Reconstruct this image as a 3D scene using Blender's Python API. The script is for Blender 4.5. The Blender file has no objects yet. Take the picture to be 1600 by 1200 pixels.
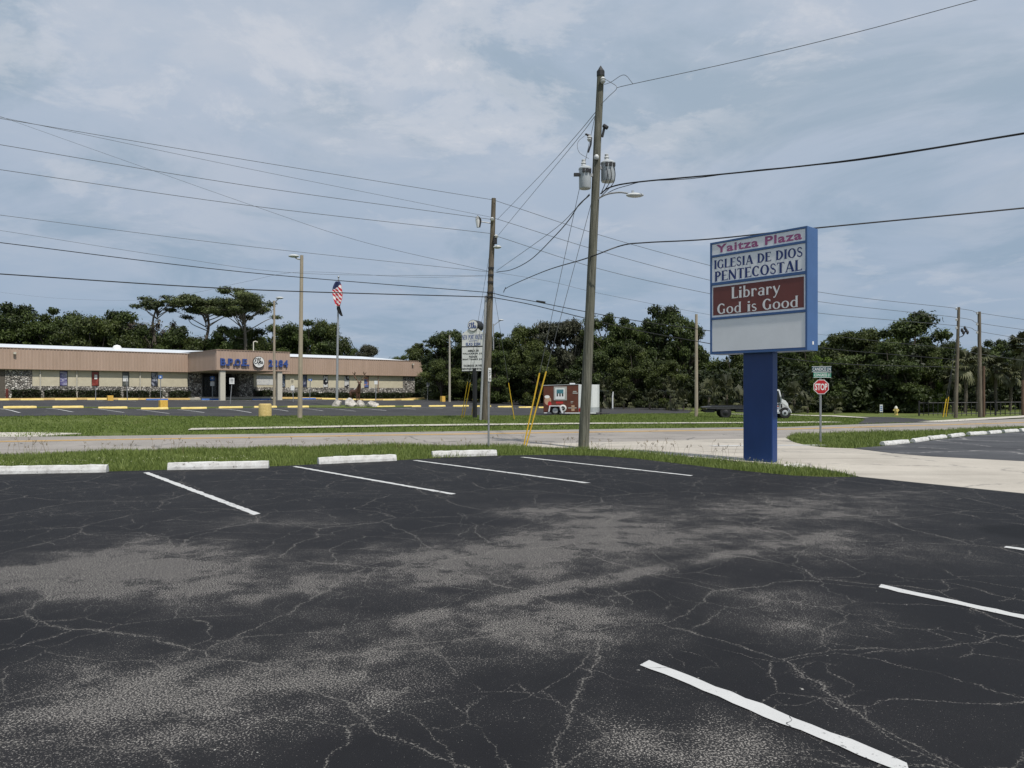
import bpy, bmesh, math, random
import numpy as np
from mathutils import Vector, Matrix
from mathutils.geometry import delaunay_2d_cdt

scene = bpy.context.scene
C = scene.collection
R = math.radians

# ------------------------------------------------------------------ camera
CAM_H, FPX, HZ = 1.55, 1150.0, 615.0          # eye height, focal length and horizon row of a 1600x1200 frame
cam_d = bpy.data.cameras.new('camera'); cam = bpy.data.objects.new('camera', cam_d); C.objects.link(cam)
cam.location = (0, 0, CAM_H); cam.rotation_euler = (R(90), 0, 0)
cam_d.sensor_width = 36; cam_d.lens = 36 * FPX / 1600; cam_d.shift_y = (HZ - 600) / 1600
cam_d.clip_start = 0.05; cam_d.clip_end = 4000
scene.camera = cam

# ------------------------------------------------------------------ light
SUN_AZ = Vector((0.55, -0.835)).normalized(); SUN_EL = R(60)
sun_d = bpy.data.lights.new('sun', 'SUN'); sun = bpy.data.objects.new('sun', sun_d); C.objects.link(sun)
sun_d.energy = 3.9; sun_d.angle = R(2.0); sun_d.color = (1.0, 0.95, 0.88)
to_sun = Vector((SUN_AZ.x * math.cos(SUN_EL), SUN_AZ.y * math.cos(SUN_EL), math.sin(SUN_EL)))
sun.rotation_euler = to_sun.to_track_quat('Z', 'Y').to_euler()
sun.location = (30, -20, 60)
scene.view_settings.view_transform = 'Standard'; scene.view_settings.look = 'None'
scene.view_settings.exposure = 0.0; scene.view_settings.gamma = 1.0

world = bpy.data.worlds.new('World'); scene.world = world; world.use_nodes = True
def build_world():
    nt = world.node_tree; nt.nodes.clear(); N = nt.nodes.new; L = nt.links.new
    out = N('ShaderNodeOutputWorld'); bg = N('ShaderNodeBackground'); bg.inputs['Strength'].default_value = 0.1
    sky = N('ShaderNodeTexSky'); sky.sky_type = 'NISHITA'; sky.sun_disc = False
    sky.sun_elevation = SUN_EL; sky.sun_rotation = math.atan2(SUN_AZ.x, SUN_AZ.y)
    sky.air_density = 1.0; sky.dust_density = 1.5; sky.ozone_density = 1.5
    tc = N('ShaderNodeTexCoord'); sep = N('ShaderNodeSeparateXYZ'); L(tc.outputs['Generated'], sep.inputs[0])
    def m(op, a, b=None, c=None):
        n = N('ShaderNodeMath'); n.operation = op
        for i, v in enumerate((a, b, c)):
            if v is None: continue
            if isinstance(v, (int, float)): n.inputs[i].default_value = v
            else: L(v, n.inputs[i])
        return n.outputs[0]
    zz = m('ADD', m('MAXIMUM', sep.outputs['Z'], 0.0), 0.16)
    comb = N('ShaderNodeCombineXYZ'); L(m('DIVIDE', sep.outputs['X'], zz), comb.inputs[0]); L(m('DIVIDE', sep.outputs['Y'], zz), comb.inputs[1])
    comb.inputs[2].default_value = 3.7
    def noise(scale, det, rough, dist=0.0, off=0.0):
        mp = N('ShaderNodeMapping'); mp.inputs['Location'].default_value = (off, off * 1.7, off * .3); L(comb.outputs[0], mp.inputs[0])
        n = N('ShaderNodeTexNoise'); n.inputs['Scale'].default_value = scale; n.inputs['Detail'].default_value = det
        n.inputs['Roughness'].default_value = rough; n.inputs['Distortion'].default_value = dist; L(mp.outputs[0], n.inputs['Vector']); return n.outputs['Fac']
    def ramp(fac, stops):
        r = N('ShaderNodeValToRGB'); r.color_ramp.interpolation = 'EASE'
        e = r.color_ramp.elements
        while len(e) < len(stops): e.new(0.5)
        for k, (p, c) in enumerate(stops): e[k].position = p; e[k].color = (*c, 1) if len(c) == 3 else c
        L(fac, r.inputs[0]); return r.outputs[0]
    def mix(f, a, b):
        n = N('ShaderNodeMix'); n.data_type = 'RGBA'
        if isinstance(f, float): n.inputs[0].default_value = f
        else: L(f, n.inputs[0])
        for i, v in ((6, a), (7, b)):
            if isinstance(v, tuple): n.inputs[i].default_value = (*v, 1)
            else: L(v, n.inputs[i])
        return n.outputs[2]
    veil = ramp(noise(0.5, 6, .58, .6), [(.30, (3.75, 4.6, 5.75)), (.50, (4.3, 5.05, 6.15)), (.70, (5.0, 5.5, 6.45))])
    soft = ramp(noise(1.9, 7, .60, .5, 7.7), [(.42, (0, 0, 0)), (.72, (.8, .8, .8))])
    cl = mix(soft, veil, (5.3, 5.75, 6.55))
    dark = ramp(noise(1.25, 7, .62, .5, 2.2), [(.47, (0, 0, 0)), (.66, (.85, .85, .85))])
    cl = mix(dark, cl, (3.3, 4.2, 5.2))
    puffs = ramp(noise(2.6, 9, .66, .25, 5.3), [(.52, (0, 0, 0)), (.62, (.35, .35, .35)), (.76, (.85, .85, .85))])
    big = ramp(noise(.9, 3, .5, .2, 9.1), [(.44, (0, 0, 0)), (.60, (1, 1, 1))])
    pm_ = N('ShaderNodeMix'); pm_.data_type = 'RGBA'; pm_.blend_type = 'MULTIPLY'; pm_.inputs[0].default_value = 1.0
    L(puffs, pm_.inputs[6]); L(big, pm_.inputs[7])
    cl = mix(pm_.outputs[2], cl, (6.9, 7.0, 7.4))
    # clear gaps low over the horizon show the sky itself through thin cloud
    low = m('SUBTRACT', 1.0, m('MULTIPLY', sep.outputs['Z'], 2.9))
    gap = m('MULTIPLY', m('MAXIMUM', low, 0.0), 0.60)
    skyc = N('ShaderNodeMix'); skyc.data_type = 'RGBA'; skyc.blend_type = 'MULTIPLY'; skyc.inputs[0].default_value = 1.0
    L(sky.outputs[0], skyc.inputs[6]); skyc.inputs[7].default_value = (.5, .55, .62, 1)
    col = mix(gap, cl, mix(.72, skyc.outputs[2], (2.6, 3.9, 5.6)))
    L(col, bg.inputs['Color']); L(bg.outputs[0], out.inputs[0])
build_world()

# ------------------------------------------------------------------ terrain height and placing helpers
CP = np.array([  # X, Y, height: the far lot stands on a low rise at the left
    (-28, 41, .34), (-20, 34, .02), (-33, 48, .59), (-47, 69, .92), (-52, 76, 1.08), (-20, 58, .42), (-17, 49, .10), (-29, 83, .82), (-32, 89, 1.06),
    (-9.2, 66, .32), (-7.5, 54, .0), (-13, 105, .95), (-13.3, 95.6, .68), (9, 80, .0), (5.8, 55, -.03), (19.5, 54, -.25), (27, 54, .0), (40, 55, .1),
    (60, 60, .2), (-8, 43, .05), (10, 44, -.03), (0, 100, .4), (20, 90, .0), (45, 90, .1), (-70, 60, .9), (-60, 40, .3), (-80, 110, 1.2), (-20, 130, 1.0), (15, 66, -.1)])
def gz(x, y):
    x = np.asarray(x, float); y = np.asarray(y, float)
    d2 = (x[..., None] - CP[:, 0]) ** 2 + (y[..., None] - CP[:, 1]) ** 2 + 6.0
    w = d2 ** -1.8
    z = (w * CP[:, 2]).sum(-1) / w.sum(-1)
    fade = np.clip((y - .15 * x - 30.5) / 9.0, 0, 1); fade = fade * fade * (3 - 2 * fade)
    return z * fade
def g1(x, y): return float(gz(np.array([x]), np.array([y]))[0])
def W(px, py, Y): return Vector(((px - 800) / FPX * Y, Y, CAM_H + (HZ - py) / FPX * Y))
def G(px, py):
    k = (px - 800) / FPX; s = (HZ - py) / FPX
    Y = 2.0
    ys = np.arange(2.0, 400.0, .25); dz = CAM_H + s * ys - gz(k * ys, ys)
    i = int(np.argmax(dz < 0)) if (dz < 0).any() else len(ys) - 1
    a, b = ys[max(i - 1, 0)], ys[i]
    for _ in range(24):
        mid = .5 * (a + b)
        if CAM_H + s * mid - g1(k * mid, mid) > 0: a = mid
        else: b = mid
    return Vector((k * a, a, g1(k * a, a)))
def GY(px, Y):                                   # ground point in a picture column at a given distance
    x = (px - 800) / FPX * Y
    return Vector((x, Y, g1(x, Y)))

# ------------------------------------------------------------------ materials
MATS = {}
def nodes_of(name):
    m = bpy.data.materials.new(name); m.use_nodes = True
    nt = m.node_tree; b = nt.nodes['Principled BSDF']
    return m, nt, nt.nodes.new, nt.links.new, b
def pm(name, col, rough=.65, var=.18, scale=6.0, bump=.0, bscale=None, metal=0.0, col2=None, detail=5, spec=.5, stretch=None):
    """plain procedural material: two-tone noise colour, roughness noise, optional bump"""
    if name in MATS: return MATS[name]
    m, nt, N, L, b = nodes_of(name)
    tc = N('ShaderNodeTexCoord'); vec = tc.outputs['Object']
    if stretch:
        mp = N('ShaderNodeMapping'); mp.inputs['Scale'].default_value = stretch; L(vec, mp.inputs[0]); vec = mp.outputs[0]
    n = N('ShaderNodeTexNoise'); n.inputs['Scale'].default_value = scale; n.inputs['Detail'].default_value = detail; n.inputs['Roughness'].default_value = .62
    L(vec, n.inputs['Vector'])
    r = N('ShaderNodeValToRGB'); e = r.color_ramp.elements; e[0].position = .3; e[1].position = .7
    c2 = col2 if col2 else tuple(min(1, c * (1 + var)) for c in col)
    c1 = col if col2 else tuple(c * (1 - var) for c in col)
    e[0].color = (*c1, 1); e[1].color = (*c2, 1); L(n.outputs['Fac'], r.inputs[0]); L(r.outputs[0], b.inputs['Base Color'])
    b.inputs['Roughness'].default_value = rough; b.inputs['Metallic'].default_value = metal; b.inputs['Specular IOR Level'].default_value = spec
    if bump:
        n2 = N('ShaderNodeTexNoise'); n2.inputs['Scale'].default_value = bscale or scale * 6; n2.inputs['Detail'].default_value = 4; L(vec, n2.inputs['Vector'])
        bp = N('ShaderNodeBump'); bp.inputs['Strength'].default_value = bump; bp.inputs['Distance'].default_value = .02
        L(n2.outputs['Fac'], bp.inputs['Height']); L(bp.outputs[0], b.inputs['Normal'])
    MATS[name] = m; return m

def leaf_mat(name, dark, light, trans=.25):
    m, nt, N, L, b = nodes_of(name)
    at = N('ShaderNodeAttribute'); at.attribute_name = 'tone'
    oi = N('ShaderNodeObjectInfo')
    r = N('ShaderNodeValToRGB'); e = r.color_ramp.elements; e[0].color = (*dark, 1); e[1].color = (*light, 1); e[0].position = .05; e[1].position = .95
    ad = N('ShaderNodeMath'); ad.operation = 'MULTIPLY_ADD'; L(oi.outputs['Random'], ad.inputs[0]); ad.inputs[1].default_value = .25; L(at.outputs['Fac'], ad.inputs[2])
    L(ad.outputs[0], r.inputs[0]); L(r.outputs[0], b.inputs['Base Color']); b.inputs['Roughness'].default_value = .55; b.inputs['Specular IOR Level'].default_value = .3
    t = N('ShaderNodeBsdfTranslucent'); L(r.outputs[0], t.inputs[0])
    mx = N('ShaderNodeMixShader'); mx.inputs[0].default_value = trans; L(b.outputs[0], mx.inputs[1]); L(t.outputs[0], mx.inputs[2])
    L(mx.outputs[0], nt.nodes['Material Output'].inputs[0]); MATS[name] = m; return m

# ------------------------------------------------------------------ mesh helpers
def tag(o, label=None, cat=None, group=None, kind=None):
    if label: o['label'] = label
    if cat: o['category'] = cat
    if group: o['group'] = group
    if kind: o['kind'] = kind
    return o
def empty(name, loc, label=None, cat=None, group=None, rz=0.0):
    o = bpy.data.objects.new(name, None); C.objects.link(o); o.location = loc; o.rotation_euler = (0, 0, rz); o.empty_display_size = .2
    return tag(o, label, cat, group)
def copy_tree(o, parent=None):
    c = o.copy(); C.objects.link(c); c.parent = parent
    for ch in [x for x in o.children]: copy_tree(ch, c)
    return c
def root_origin(p):
    v = Vector((0, 0, 0))
    while p is not None: v = v + Vector(p.location); p = p.parent
    return v
class MB:
    def __init__(s): s.v = []; s.f = []
    def add(s, vs, fs):
        k = len(s.v); s.v += [Vector(x) for x in vs]; s.f += [tuple(i + k for i in f) for f in fs]; return s
    def hexa(s, b, t):                            # bottom 4, top 4 (counter-clockwise seen from above)
        return s.add(list(b) + list(t), [(3, 2, 1, 0), (4, 5, 6, 7), (0, 1, 5, 4), (1, 2, 6, 5), (2, 3, 7, 6), (3, 0, 4, 7)])
    def box(s, c, size, rz=0.0, taper=1.0):
        c = Vector(c); x, y, z = (q / 2 for q in size); ca, sa = math.cos(rz), math.sin(rz)
        def p(a, b_, h, k): return c + Vector((a * k * ca - b_ * k * sa, a * k * sa + b_ * k * ca, h))
        q = ((-x, -y), (x, -y), (x, y), (-x, y))
        return s.hexa([p(a, b_, -z, 1) for a, b_ in q], [p(a, b_, z, taper) for a, b_ in q])
    def obox(s, o, u, n, w, a, b, c):             # box on axes u, n, w from intervals a, b, c
        o = Vector(o); P = lambda i, j, k: o + u * a[i] + n * b[j] + w * c[k]
        return s.hexa([P(0, 0, 0), P(1, 0, 0), P(1, 1, 0), P(0, 1, 0)], [P(0, 0, 1), P(1, 0, 1), P(1, 1, 1), P(0, 1, 1)])
    def tube(s, pts, r, n=8, cap=True):
        pts = [Vector(p) for p in pts]; rs = r if isinstance(r, (list, tuple)) else [r] * len(pts); base = len(s.v); ref = None
        for i, p in enumerate(pts):
            d = (pts[min(i + 1, len(pts) - 1)] - pts[max(i - 1, 0)]).normalized()
            if ref is None:
                ref = Vector((1, 0, 0)) if abs(d.x) < .8 else Vector((0, 1, 0))
            a = (ref - d * ref.dot(d)).normalized(); ref = a; b_ = d.cross(a)
            for k in range(n):
                t = 2 * math.pi * k / n; s.v.append(p + (a * math.cos(t) + b_ * math.sin(t)) * rs[i])
        for i in range(len(pts) - 1):
            for k in range(n):
                q = base + i * n; s.f.append((q + k, q + (k + 1) % n, q + n + (k + 1) % n, q + n + k))
        if cap:
            s.f.append(tuple(base + k for k in range(n))[::-1]); s.f.append(tuple(base + (len(pts) - 1) * n + k for k in range(n)))
        return s
    def cyl(s, c, r, h, n=16, r2=None): c = Vector(c); return s.tube([c, c + Vector((0, 0, h))], [r, r if r2 is None else r2], n)
    def lathe(s, c, prof, n=16):                  # profile of (radius, height)
        c = Vector(c); return s.tube([c + Vector((0, 0, h)) for _, h in prof], [max(r, .001) for r, _ in prof], n)
    def prism(s, pts, off):                       # polygon pts extruded by off
        k = len(pts); off = Vector(off)
        return s.add([Vector(p) for p in pts] + [Vector(p) + off for p in pts],
                     [tuple(range(k))[::-1], tuple(range(k, 2 * k))] + [(i, (i + 1) % k, (i + 1) % k + k, i + k) for i in range(k)])
    def ball(s, c, r, n=12, m=7):
        c = Vector(c); rx, ry, rz = r if isinstance(r, (tuple, list)) else (r, r, r); b = len(s.v)
        for i in range(m + 1):
            t = math.pi * i / m
            for k in range(n):
                f = 2 * math.pi * k / n; q = max(math.sin(t), .02); s.v.append(c + Vector((rx * q * math.cos(f), ry * q * math.sin(f), -rz * math.cos(t))))
        for i in range(m):
            for k in range(n): s.f.append((b + i * n + k, b + i * n + (k + 1) % n, b + (i + 1) * n + (k + 1) % n, b + (i + 1) * n + k))
        return s
    def build(s, name, mat, parent=None, origin=None, smooth=False, bevel=0.0, label=None, local=False):
        me = bpy.data.meshes.new(name)
        o = bpy.data.objects.new(name, me); C.objects.link(o)
        if local: sub = Vector((0, 0, 0)); o.location = (0, 0, 0)
        elif parent is not None: sub = root_origin(parent)
        else: sub = Vector(origin) if origin is not None else Vector((0, 0, 0)); o.location = sub
        me.from_pydata([tuple(v - sub) for v in s.v], [], s.f)
        bm = bmesh.new(); bm.from_mesh(me); bmesh.ops.recalc_face_normals(bm, faces=bm.faces[:])
        if bevel:
            bmesh.ops.bevel(bm, geom=[e for e in bm.edges if len(e.link_faces) == 2 and e.calc_face_angle(0) > .5], offset=bevel, segments=2, affect='EDGES', profile=.7)
        bm.to_mesh(me); bm.free()
        if smooth:
            for p in me.polygons: p.use_smooth = True
            me.set_sharp_from_angle(angle=R(40))
        if mat: me.materials.append(MATS[mat] if isinstance(mat, str) else mat)
        o.parent = parent
        if label: o['label'] = label
        return o
def rawmesh(name, v, f_flat, nper, mat, tone=None, parent=None, origin=(0, 0, 0), smooth=False):
    """fast mesh from numpy: v (n,3), faces all with nper corners"""
    me = bpy.data.meshes.new(name); nv = len(v); nf = len(f_flat) // nper
    me.vertices.add(nv); me.vertices.foreach_set('co', (np.asarray(v) - np.asarray(origin)).astype(np.float32).ravel())
    me.loops.add(len(f_flat)); me.loops.foreach_set('vertex_index', np.asarray(f_flat, np.int32))
    me.polygons.add(nf); me.polygons.foreach_set('loop_start', np.arange(0, nf * nper, nper, dtype=np.int32))
    me.update(calc_edges=True)
    if tone is not None:
        a = me.attributes.new('tone', 'FLOAT', 'POINT'); a.data.foreach_set('value', np.asarray(tone, np.float32))
    me.materials.append(MATS[mat] if isinstance(mat, str) else mat)
    o = bpy.data.objects.new(name, me); C.objects.link(o); o.parent = parent
    if parent is None: o.location = origin
    return o
def arc_pts(pts, n=8):                           # Catmull-Rom through points
    pts = [Vector(p) for p in pts]
    if len(pts) < 3: return [pts[0].lerp(pts[-1], i / n) for i in range(n + 1)]
    out = []; q = [2 * pts[0] - pts[1]] + pts + [2 * pts[-1] - pts[-2]]
    for i in range(1, len(q) - 2):
        for k in range(n):
            t = k / n; a, b, c, d = q[i - 1], q[i], q[i + 1], q[i + 2]
            out.append(.5 * ((2 * b) + (c - a) * t + (2 * a - 5 * b + 4 * c - d) * t * t + (3 * b - a - 3 * c + d) * t ** 3))
    return out + [pts[-1]]
def inside(poly, x, y):
    p = np.asarray(poly); r = np.zeros(len(x), bool); j = len(p) - 1
    for i in range(len(p)):
        c = ((p[i, 1] > y) != (p[j, 1] > y)) & (x < (p[j, 0] - p[i, 0]) * (y - p[i, 1]) / (p[j, 1] - p[i, 1] + 1e-12) + p[i, 0])
        r ^= c; j = i
    return r
def sheet(name, poly, mat, lift=0.0, step=1.5, kind='structure', skirt=.12, parent=None):
    """a ground sheet following the terrain, cut to a polygon, with a turned-down edge"""
    # densify the outline
    P = []
    for i, a in enumerate(poly):
        b = poly[(i + 1) % len(poly)]; n = max(1, int(math.hypot(b[0] - a[0], b[1] - a[1]) / step))
        P += [(a[0] + (b[0] - a[0]) * k / n, a[1] + (b[1] - a[1]) * k / n) for k in range(n)]
    x0, x1 = min(p[0] for p in P), max(p[0] for p in P); y0, y1 = min(p[1] for p in P), max(p[1] for p in P)
    gx, gy = np.meshgrid(np.arange(x0 + .3, x1, step), np.arange(y0 + .3, y1, step)); gx = gx.ravel(); gy = gy.ravel()
    ok = inside(P, gx, gy)
    pts = [Vector(p) for p in P] + [Vector((a, b)) for a, b in zip(gx[ok], gy[ok])]
    nb = len(P)
    vs, es, fs, *_ = delaunay_2d_cdt(pts, [(i, (i + 1) % nb) for i in range(nb)], [], 1, 1e-4)
    xs = np.array([v.x for v in vs]); ys = np.array([v.y for v in vs]); zs = gz(xs, ys) + lift
    mb = MB(); mb.v = [Vector((a, b, c)) for a, b, c in zip(xs, ys, zs)]; mb.f = [tuple(f) for f in fs]
    # skirt
    cnt = {}
    for f in fs:
        for i in range(len(f)):
            e = (f[i], f[(i + 1) % len(f)]); k = (min(e), max(e)); cnt[k] = cnt.get(k, 0) + 1
    if skirt:
        low = {}
        for (a, b), c in cnt.items():
            if c == 1:
                for q in (a, b):
                    if q not in low: low[q] = len(mb.v); mb.v.append(mb.v[q] - Vector((0, 0, skirt)))
                mb.f.append((a, b, low[b], low[a]))
    me = bpy.data.meshes.new(name); me.from_pydata([tuple(v) for v in mb.v], [], mb.f); me.materials.append(MATS[mat])
    bm = bmesh.new(); bm.from_mesh(me)
    for f in bm.faces:
        f.normal_update()
        if f.normal.z < 0: f.normal_flip()
    bm.to_mesh(me); bm.free()
    o = bpy.data.objects.new(name, me); C.objects.link(o); o.parent = parent
    if parent is None and kind: o['kind'] = kind
    return o
def pxpoly(pts): return [tuple(G(*p)[:2]) for p in pts]

# ================================================================== GROUND
def ground_nodes(name):
    m, nt, N, L, b = nodes_of(name)
    geo = N('ShaderNodeNewGeometry'); pos = geo.outputs['Position']
    def val(v, sock):
        if isinstance(v, (int, float)): sock.default_value = v
        else: L(v, sock)
    def mth(op, a, b_=None, c=None, clamp=False):
        n = N('ShaderNodeMath'); n.operation = op; n.use_clamp = clamp
        for i, v in enumerate((a, b_, c)):
            if v is not None: val(v, n.inputs[i])
        return n.outputs[0]
    def noise(scale, det=4, rough=.6, dist=0.0, vec=None):
        n = N('ShaderNodeTexNoise'); n.inputs['Scale'].default_value = scale; n.inputs['Detail'].default_value = det
        n.inputs['Roughness'].default_value = rough; n.inputs['Distortion'].default_value = dist; L(vec or pos, n.inputs['Vector']); return n
    def smooth(v, a, b_, lo=0.0, hi=1.0):
        n = N('ShaderNodeMapRange'); n.interpolation_type = 'SMOOTHSTEP'; val(v, n.inputs[0]); val(a, n.inputs[1]); val(b_, n.inputs[2]); val(lo, n.inputs[3]); val(hi, n.inputs[4]); return n.outputs[0]
    def mix(f, a, b_):
        n = N('ShaderNodeMix'); n.data_type = 'RGBA'; val(f, n.inputs[0])
        for i, v in ((6, a), (7, b_)):
            if isinstance(v, tuple): n.inputs[i].default_value = (*v, 1)
            else: L(v, n.inputs[i])
        return n.outputs[2]
    def vadd(v, noise_node, amt):
        s = N('ShaderNodeVectorMath'); s.operation = 'SUBTRACT'; L(noise_node.outputs['Color'], s.inputs[0]); s.inputs[1].default_value = (.5, .5, .5)
        a = N('ShaderNodeVectorMath'); a.operation = 'MULTIPLY_ADD'; L(s.outputs[0], a.inputs[0]); a.inputs[1].default_value = (amt, amt, 0); L(v, a.inputs[2]); return a.outputs[0]
    def voro(scale, vec):
        n = N('ShaderNodeTexVoronoi'); n.feature = 'DISTANCE_TO_EDGE'; n.voronoi_dimensions = '2D'; n.inputs['Scale'].default_value = scale; L(vec, n.inputs['Vector']); return n.outputs['Distance']
    MATS[name] = m
    return m, nt, N, L, b, pos, mth, noise, smooth, mix, vadd, voro

def lot_asphalt():
    m, nt, N, L, b, pos, mth, noise, smooth, mix, vadd, voro = ground_nodes('sealed asphalt')
    warp = vadd(pos, noise(.8, 6, .7), 1.3)
    wear = smooth(noise(.33, 5, .62).outputs['Fac'], .32, .80, .04, .55)
    blobs = [(1060, 1165, 150, 75, .75), (1235, 950, 120, 42, .6), (890, 975, 150, 40, .6), (850, 872, 190, 42, .62), (1010, 832, 220, 30, .55), (1180, 792, 220, 22, .5),
             (230, 880, 230, 36, .62), (140, 1090, 270, 95, .72), (370, 925, 200, 36, .5), (640, 880, 150, 32, .5), (60, 905, 150, 36, .5), (600, 1000, 220, 48, .42),
             (870, 797, 110, 12, .5), (1450, 775, 160, 14, .35), (520, 1090, 200, 70, .38), (450, 815, 120, 14, .4), (1330, 850, 200, 26, .3)]
    for px, py, rx, ry, s in blobs:
        c = W(px, py, CAM_H * FPX / (py - HZ)); rX = rx / FPX * c.y; rY = ry * c.y * c.y / (CAM_H * FPX)
        v = N('ShaderNodeVectorMath'); v.operation = 'SUBTRACT'; L(warp, v.inputs[0]); v.inputs[1].default_value = (c.x, c.y, 0)
        k = N('ShaderNodeVectorMath'); k.operation = 'MULTIPLY'; L(v.outputs[0], k.inputs[0]); k.inputs[1].default_value = (1 / rX, 1 / rY, 0)
        ln = N('ShaderNodeVectorMath'); ln.operation = 'LENGTH'; L(k.outputs[0], ln.inputs[0])
        wear = mth('ADD', wear, smooth(ln.outputs['Value'], 1.85, .0, 0, s * 1.2))
    # worn seam between two paving passes
    a = W(560, 985, CAM_H * FPX / (985 - HZ)); c = W(1340, 826, CAM_H * FPX / (826 - HZ)); d = (c - a); d.z = 0; d.normalize()
    v = N('ShaderNodeVectorMath'); v.operation = 'SUBTRACT'; L(vadd(pos, noise(1.5, 3), .16), v.inputs[0]); v.inputs[1].default_value = (a.x, a.y, 0)
    dt = N('ShaderNodeVectorMath'); dt.operation = 'DOT_PRODUCT'; L(v.outputs[0], dt.inputs[0]); dt.inputs[1].default_value = (-d.y, d.x, 0)
    al = N('ShaderNodeVectorMath'); al.operation = 'DOT_PRODUCT'; L(v.outputs[0], al.inputs[0]); al.inputs[1].default_value = (d.x, d.y, 0)
    seam = mth('MULTIPLY', smooth(mth('ABSOLUTE', dt.outputs['Value']), .22, .03), mth('MULTIPLY', smooth(al.outputs['Value'], -.8, .6), smooth(al.outputs['Value'], 6.8, 4.5)))
    wear = mth('ADD', wear, mth('MULTIPLY', seam, .45))
    wear = mth('MULTIPLY', wear, smooth(noise(2.2, 6, .7).outputs['Fac'], .18, .80, .30, 1.30))
    # bare stone shows as grains through the seal coat
    grain = noise(95, 3, .75).outputs['Fac']
    thr = mth('SUBTRACT', .697, mth('MULTIPLY', mth('MINIMUM', wear, .85), .225))
    g = smooth(grain, thr, mth('ADD', thr, .07))
    chips = mth('MULTIPLY', smooth(noise(26, 2, .5).outputs['Fac'], .735, .76), smooth(noise(1.1, 3).outputs['Fac'], .45, .6))
    # cracks
    cw = vadd(vadd(vadd(pos, noise(.9, 3, .6), .55), noise(5, 4, .7), .12), noise(26, 3, .7), .030)
    pres = noise(.5, 3)
    grit = noise(75, 2, .7).outputs['Fac']
    def crack(scale, w, lo, hi, vec, hs):
        d = voro(scale, vec); m1 = smooth(noise(hs, 3).outputs['Fac'], lo, hi)
        wid = mth('MULTIPLY', smooth(noise(2.6, 3).outputs['Fac'], .35, .68, .45, 1.35), w)
        core = mth('MULTIPLY', smooth(d, wid, mth('MULTIPLY', wid, .35)), smooth(grit, .42, .56))
        halo_ = mth('MULTIPLY', smooth(d, mth('MULTIPLY', wid, 5.5), 0.0), smooth(grit, .55, .62))
        return mth('MULTIPLY', mth('MAXIMUM', core, mth('MULTIPLY', halo_, .8)), m1)
    crk = mth('MAXIMUM', crack(.62, .0050, .32, .42, cw, .6), crack(1.55, .0068, .41, .50, vadd(cw, noise(.35, 2), 1.2), .8))
    crk = mth('MAXIMUM', crk, crack(3.4, .011, .52, .60, cw, 1.0))
    halo = mth('MULTIPLY', crk, 0.0)
    base = mix(noise(.7, 5).outputs['Fac'], (.0060, .0060, .0073), (.0110, .0110, .0130))
    base = mix(smooth(noise(160, 2, .6).outputs['Fac'], .35, .7), base, mix(.5, base, (.015, .015, .0172)))
    stone = mix(noise(170, 2).outputs['Fac'], (.14, .131, .120), (.44, .412, .378))
    haze = mix(mth('MULTIPLY', wear, .34, clamp=True), base, (.055, .053, .051))
    col = mix(g, haze, stone)
    col = mix(mth('MULTIPLY', halo, .7), col, (.24, .23, .21))
    col = mix(mth('MULTIPLY', crk, .85), col, (.20, .188, .172))
    col = mix(mth('MULTIPLY', chips, .9), col, (.42, .41, .38))
    # shadow of a car out of view at the right, painted into the asphalt colour
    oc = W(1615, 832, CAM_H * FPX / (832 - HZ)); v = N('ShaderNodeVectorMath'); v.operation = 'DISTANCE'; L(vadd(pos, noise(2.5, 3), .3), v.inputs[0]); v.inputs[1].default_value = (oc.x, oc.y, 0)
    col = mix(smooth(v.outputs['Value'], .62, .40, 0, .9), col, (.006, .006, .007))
    L(col, b.inputs['Base Color']); b.inputs['Specular IOR Level'].default_value = .17
    L(mix(g, (.74,) * 3, (.9,) * 3), b.inputs['Roughness'])
    bp = N('ShaderNodeBump'); bp.inputs['Strength'].default_value = .55; bp.inputs['Distance'].default_value = .006
    L(mth('SUBTRACT', mth('ADD', noise(110, 4, .7).outputs['Fac'], mth('MULTIPLY', noise(9, 3).outputs['Fac'], .4)), mth('MULTIPLY', crk, 1.0)), bp.inputs['Height']); L(bp.outputs[0], b.inputs['Normal'])
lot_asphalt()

def plain_pave(name, c1, c2, speck, crack=.0, crackcol=(.1, .1, .1), rough=.85, tracks=False):
    m, nt, N, L, b, pos, mth, noise, smooth, mix, vadd, voro = ground_nodes(name)
    col = mix(smooth(noise(.5, 6, .65).outputs['Fac'], .3, .7), c1, c2)
    col = mix(mth('MULTIPLY', smooth(noise(70, 3, .7).outputs['Fac'], .45, .7), .6), col, speck)
    mp = N('ShaderNodeMapping'); mp.inputs['Rotation'].default_value = (0, 0, R(-18)); mp.inputs['Scale'].default_value = (.05, 1.1, 1); L(pos, mp.inputs[0])
    st = noise(1.0, 4, .6, 0, mp.outputs[0]).outputs['Fac']
    col = mix(mth('MULTIPLY', smooth(st, .5, .68), .35), col, tuple(x * .55 for x in c1))
    if crack:
        cw = vadd(vadd(pos, noise(1.2, 4, .7), .9), noise(12, 2), .06)
        k = mth('MULTIPLY', smooth(voro(.3, cw), .02, .006), smooth(noise(.4, 3).outputs['Fac'], .45, .52))
        col = mix(mth('MULTIPLY', k, crack), col, crackcol)
    L(col, b.inputs['Base Color']); b.inputs['Roughness'].default_value = rough; b.inputs['Specular IOR Level'].default_value = .3
    bp = N('ShaderNodeBump'); bp.inputs['Strength'].default_value = .4; bp.inputs['Distance'].default_value = .006; L(noise(80, 4, .7).outputs['Fac'], bp.inputs['Height']); L(bp.outputs[0], b.inputs['Normal'])
plain_pave('road asphalt', (.225, .205, .185), (.30, .275, .25), (.40, .37, .335), .7, (.07, .068, .065))
plain_pave('side street paving', (.35, .318, .272), (.47, .43, .37), (.55, .51, .445), .6, (.16, .15, .14))
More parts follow.
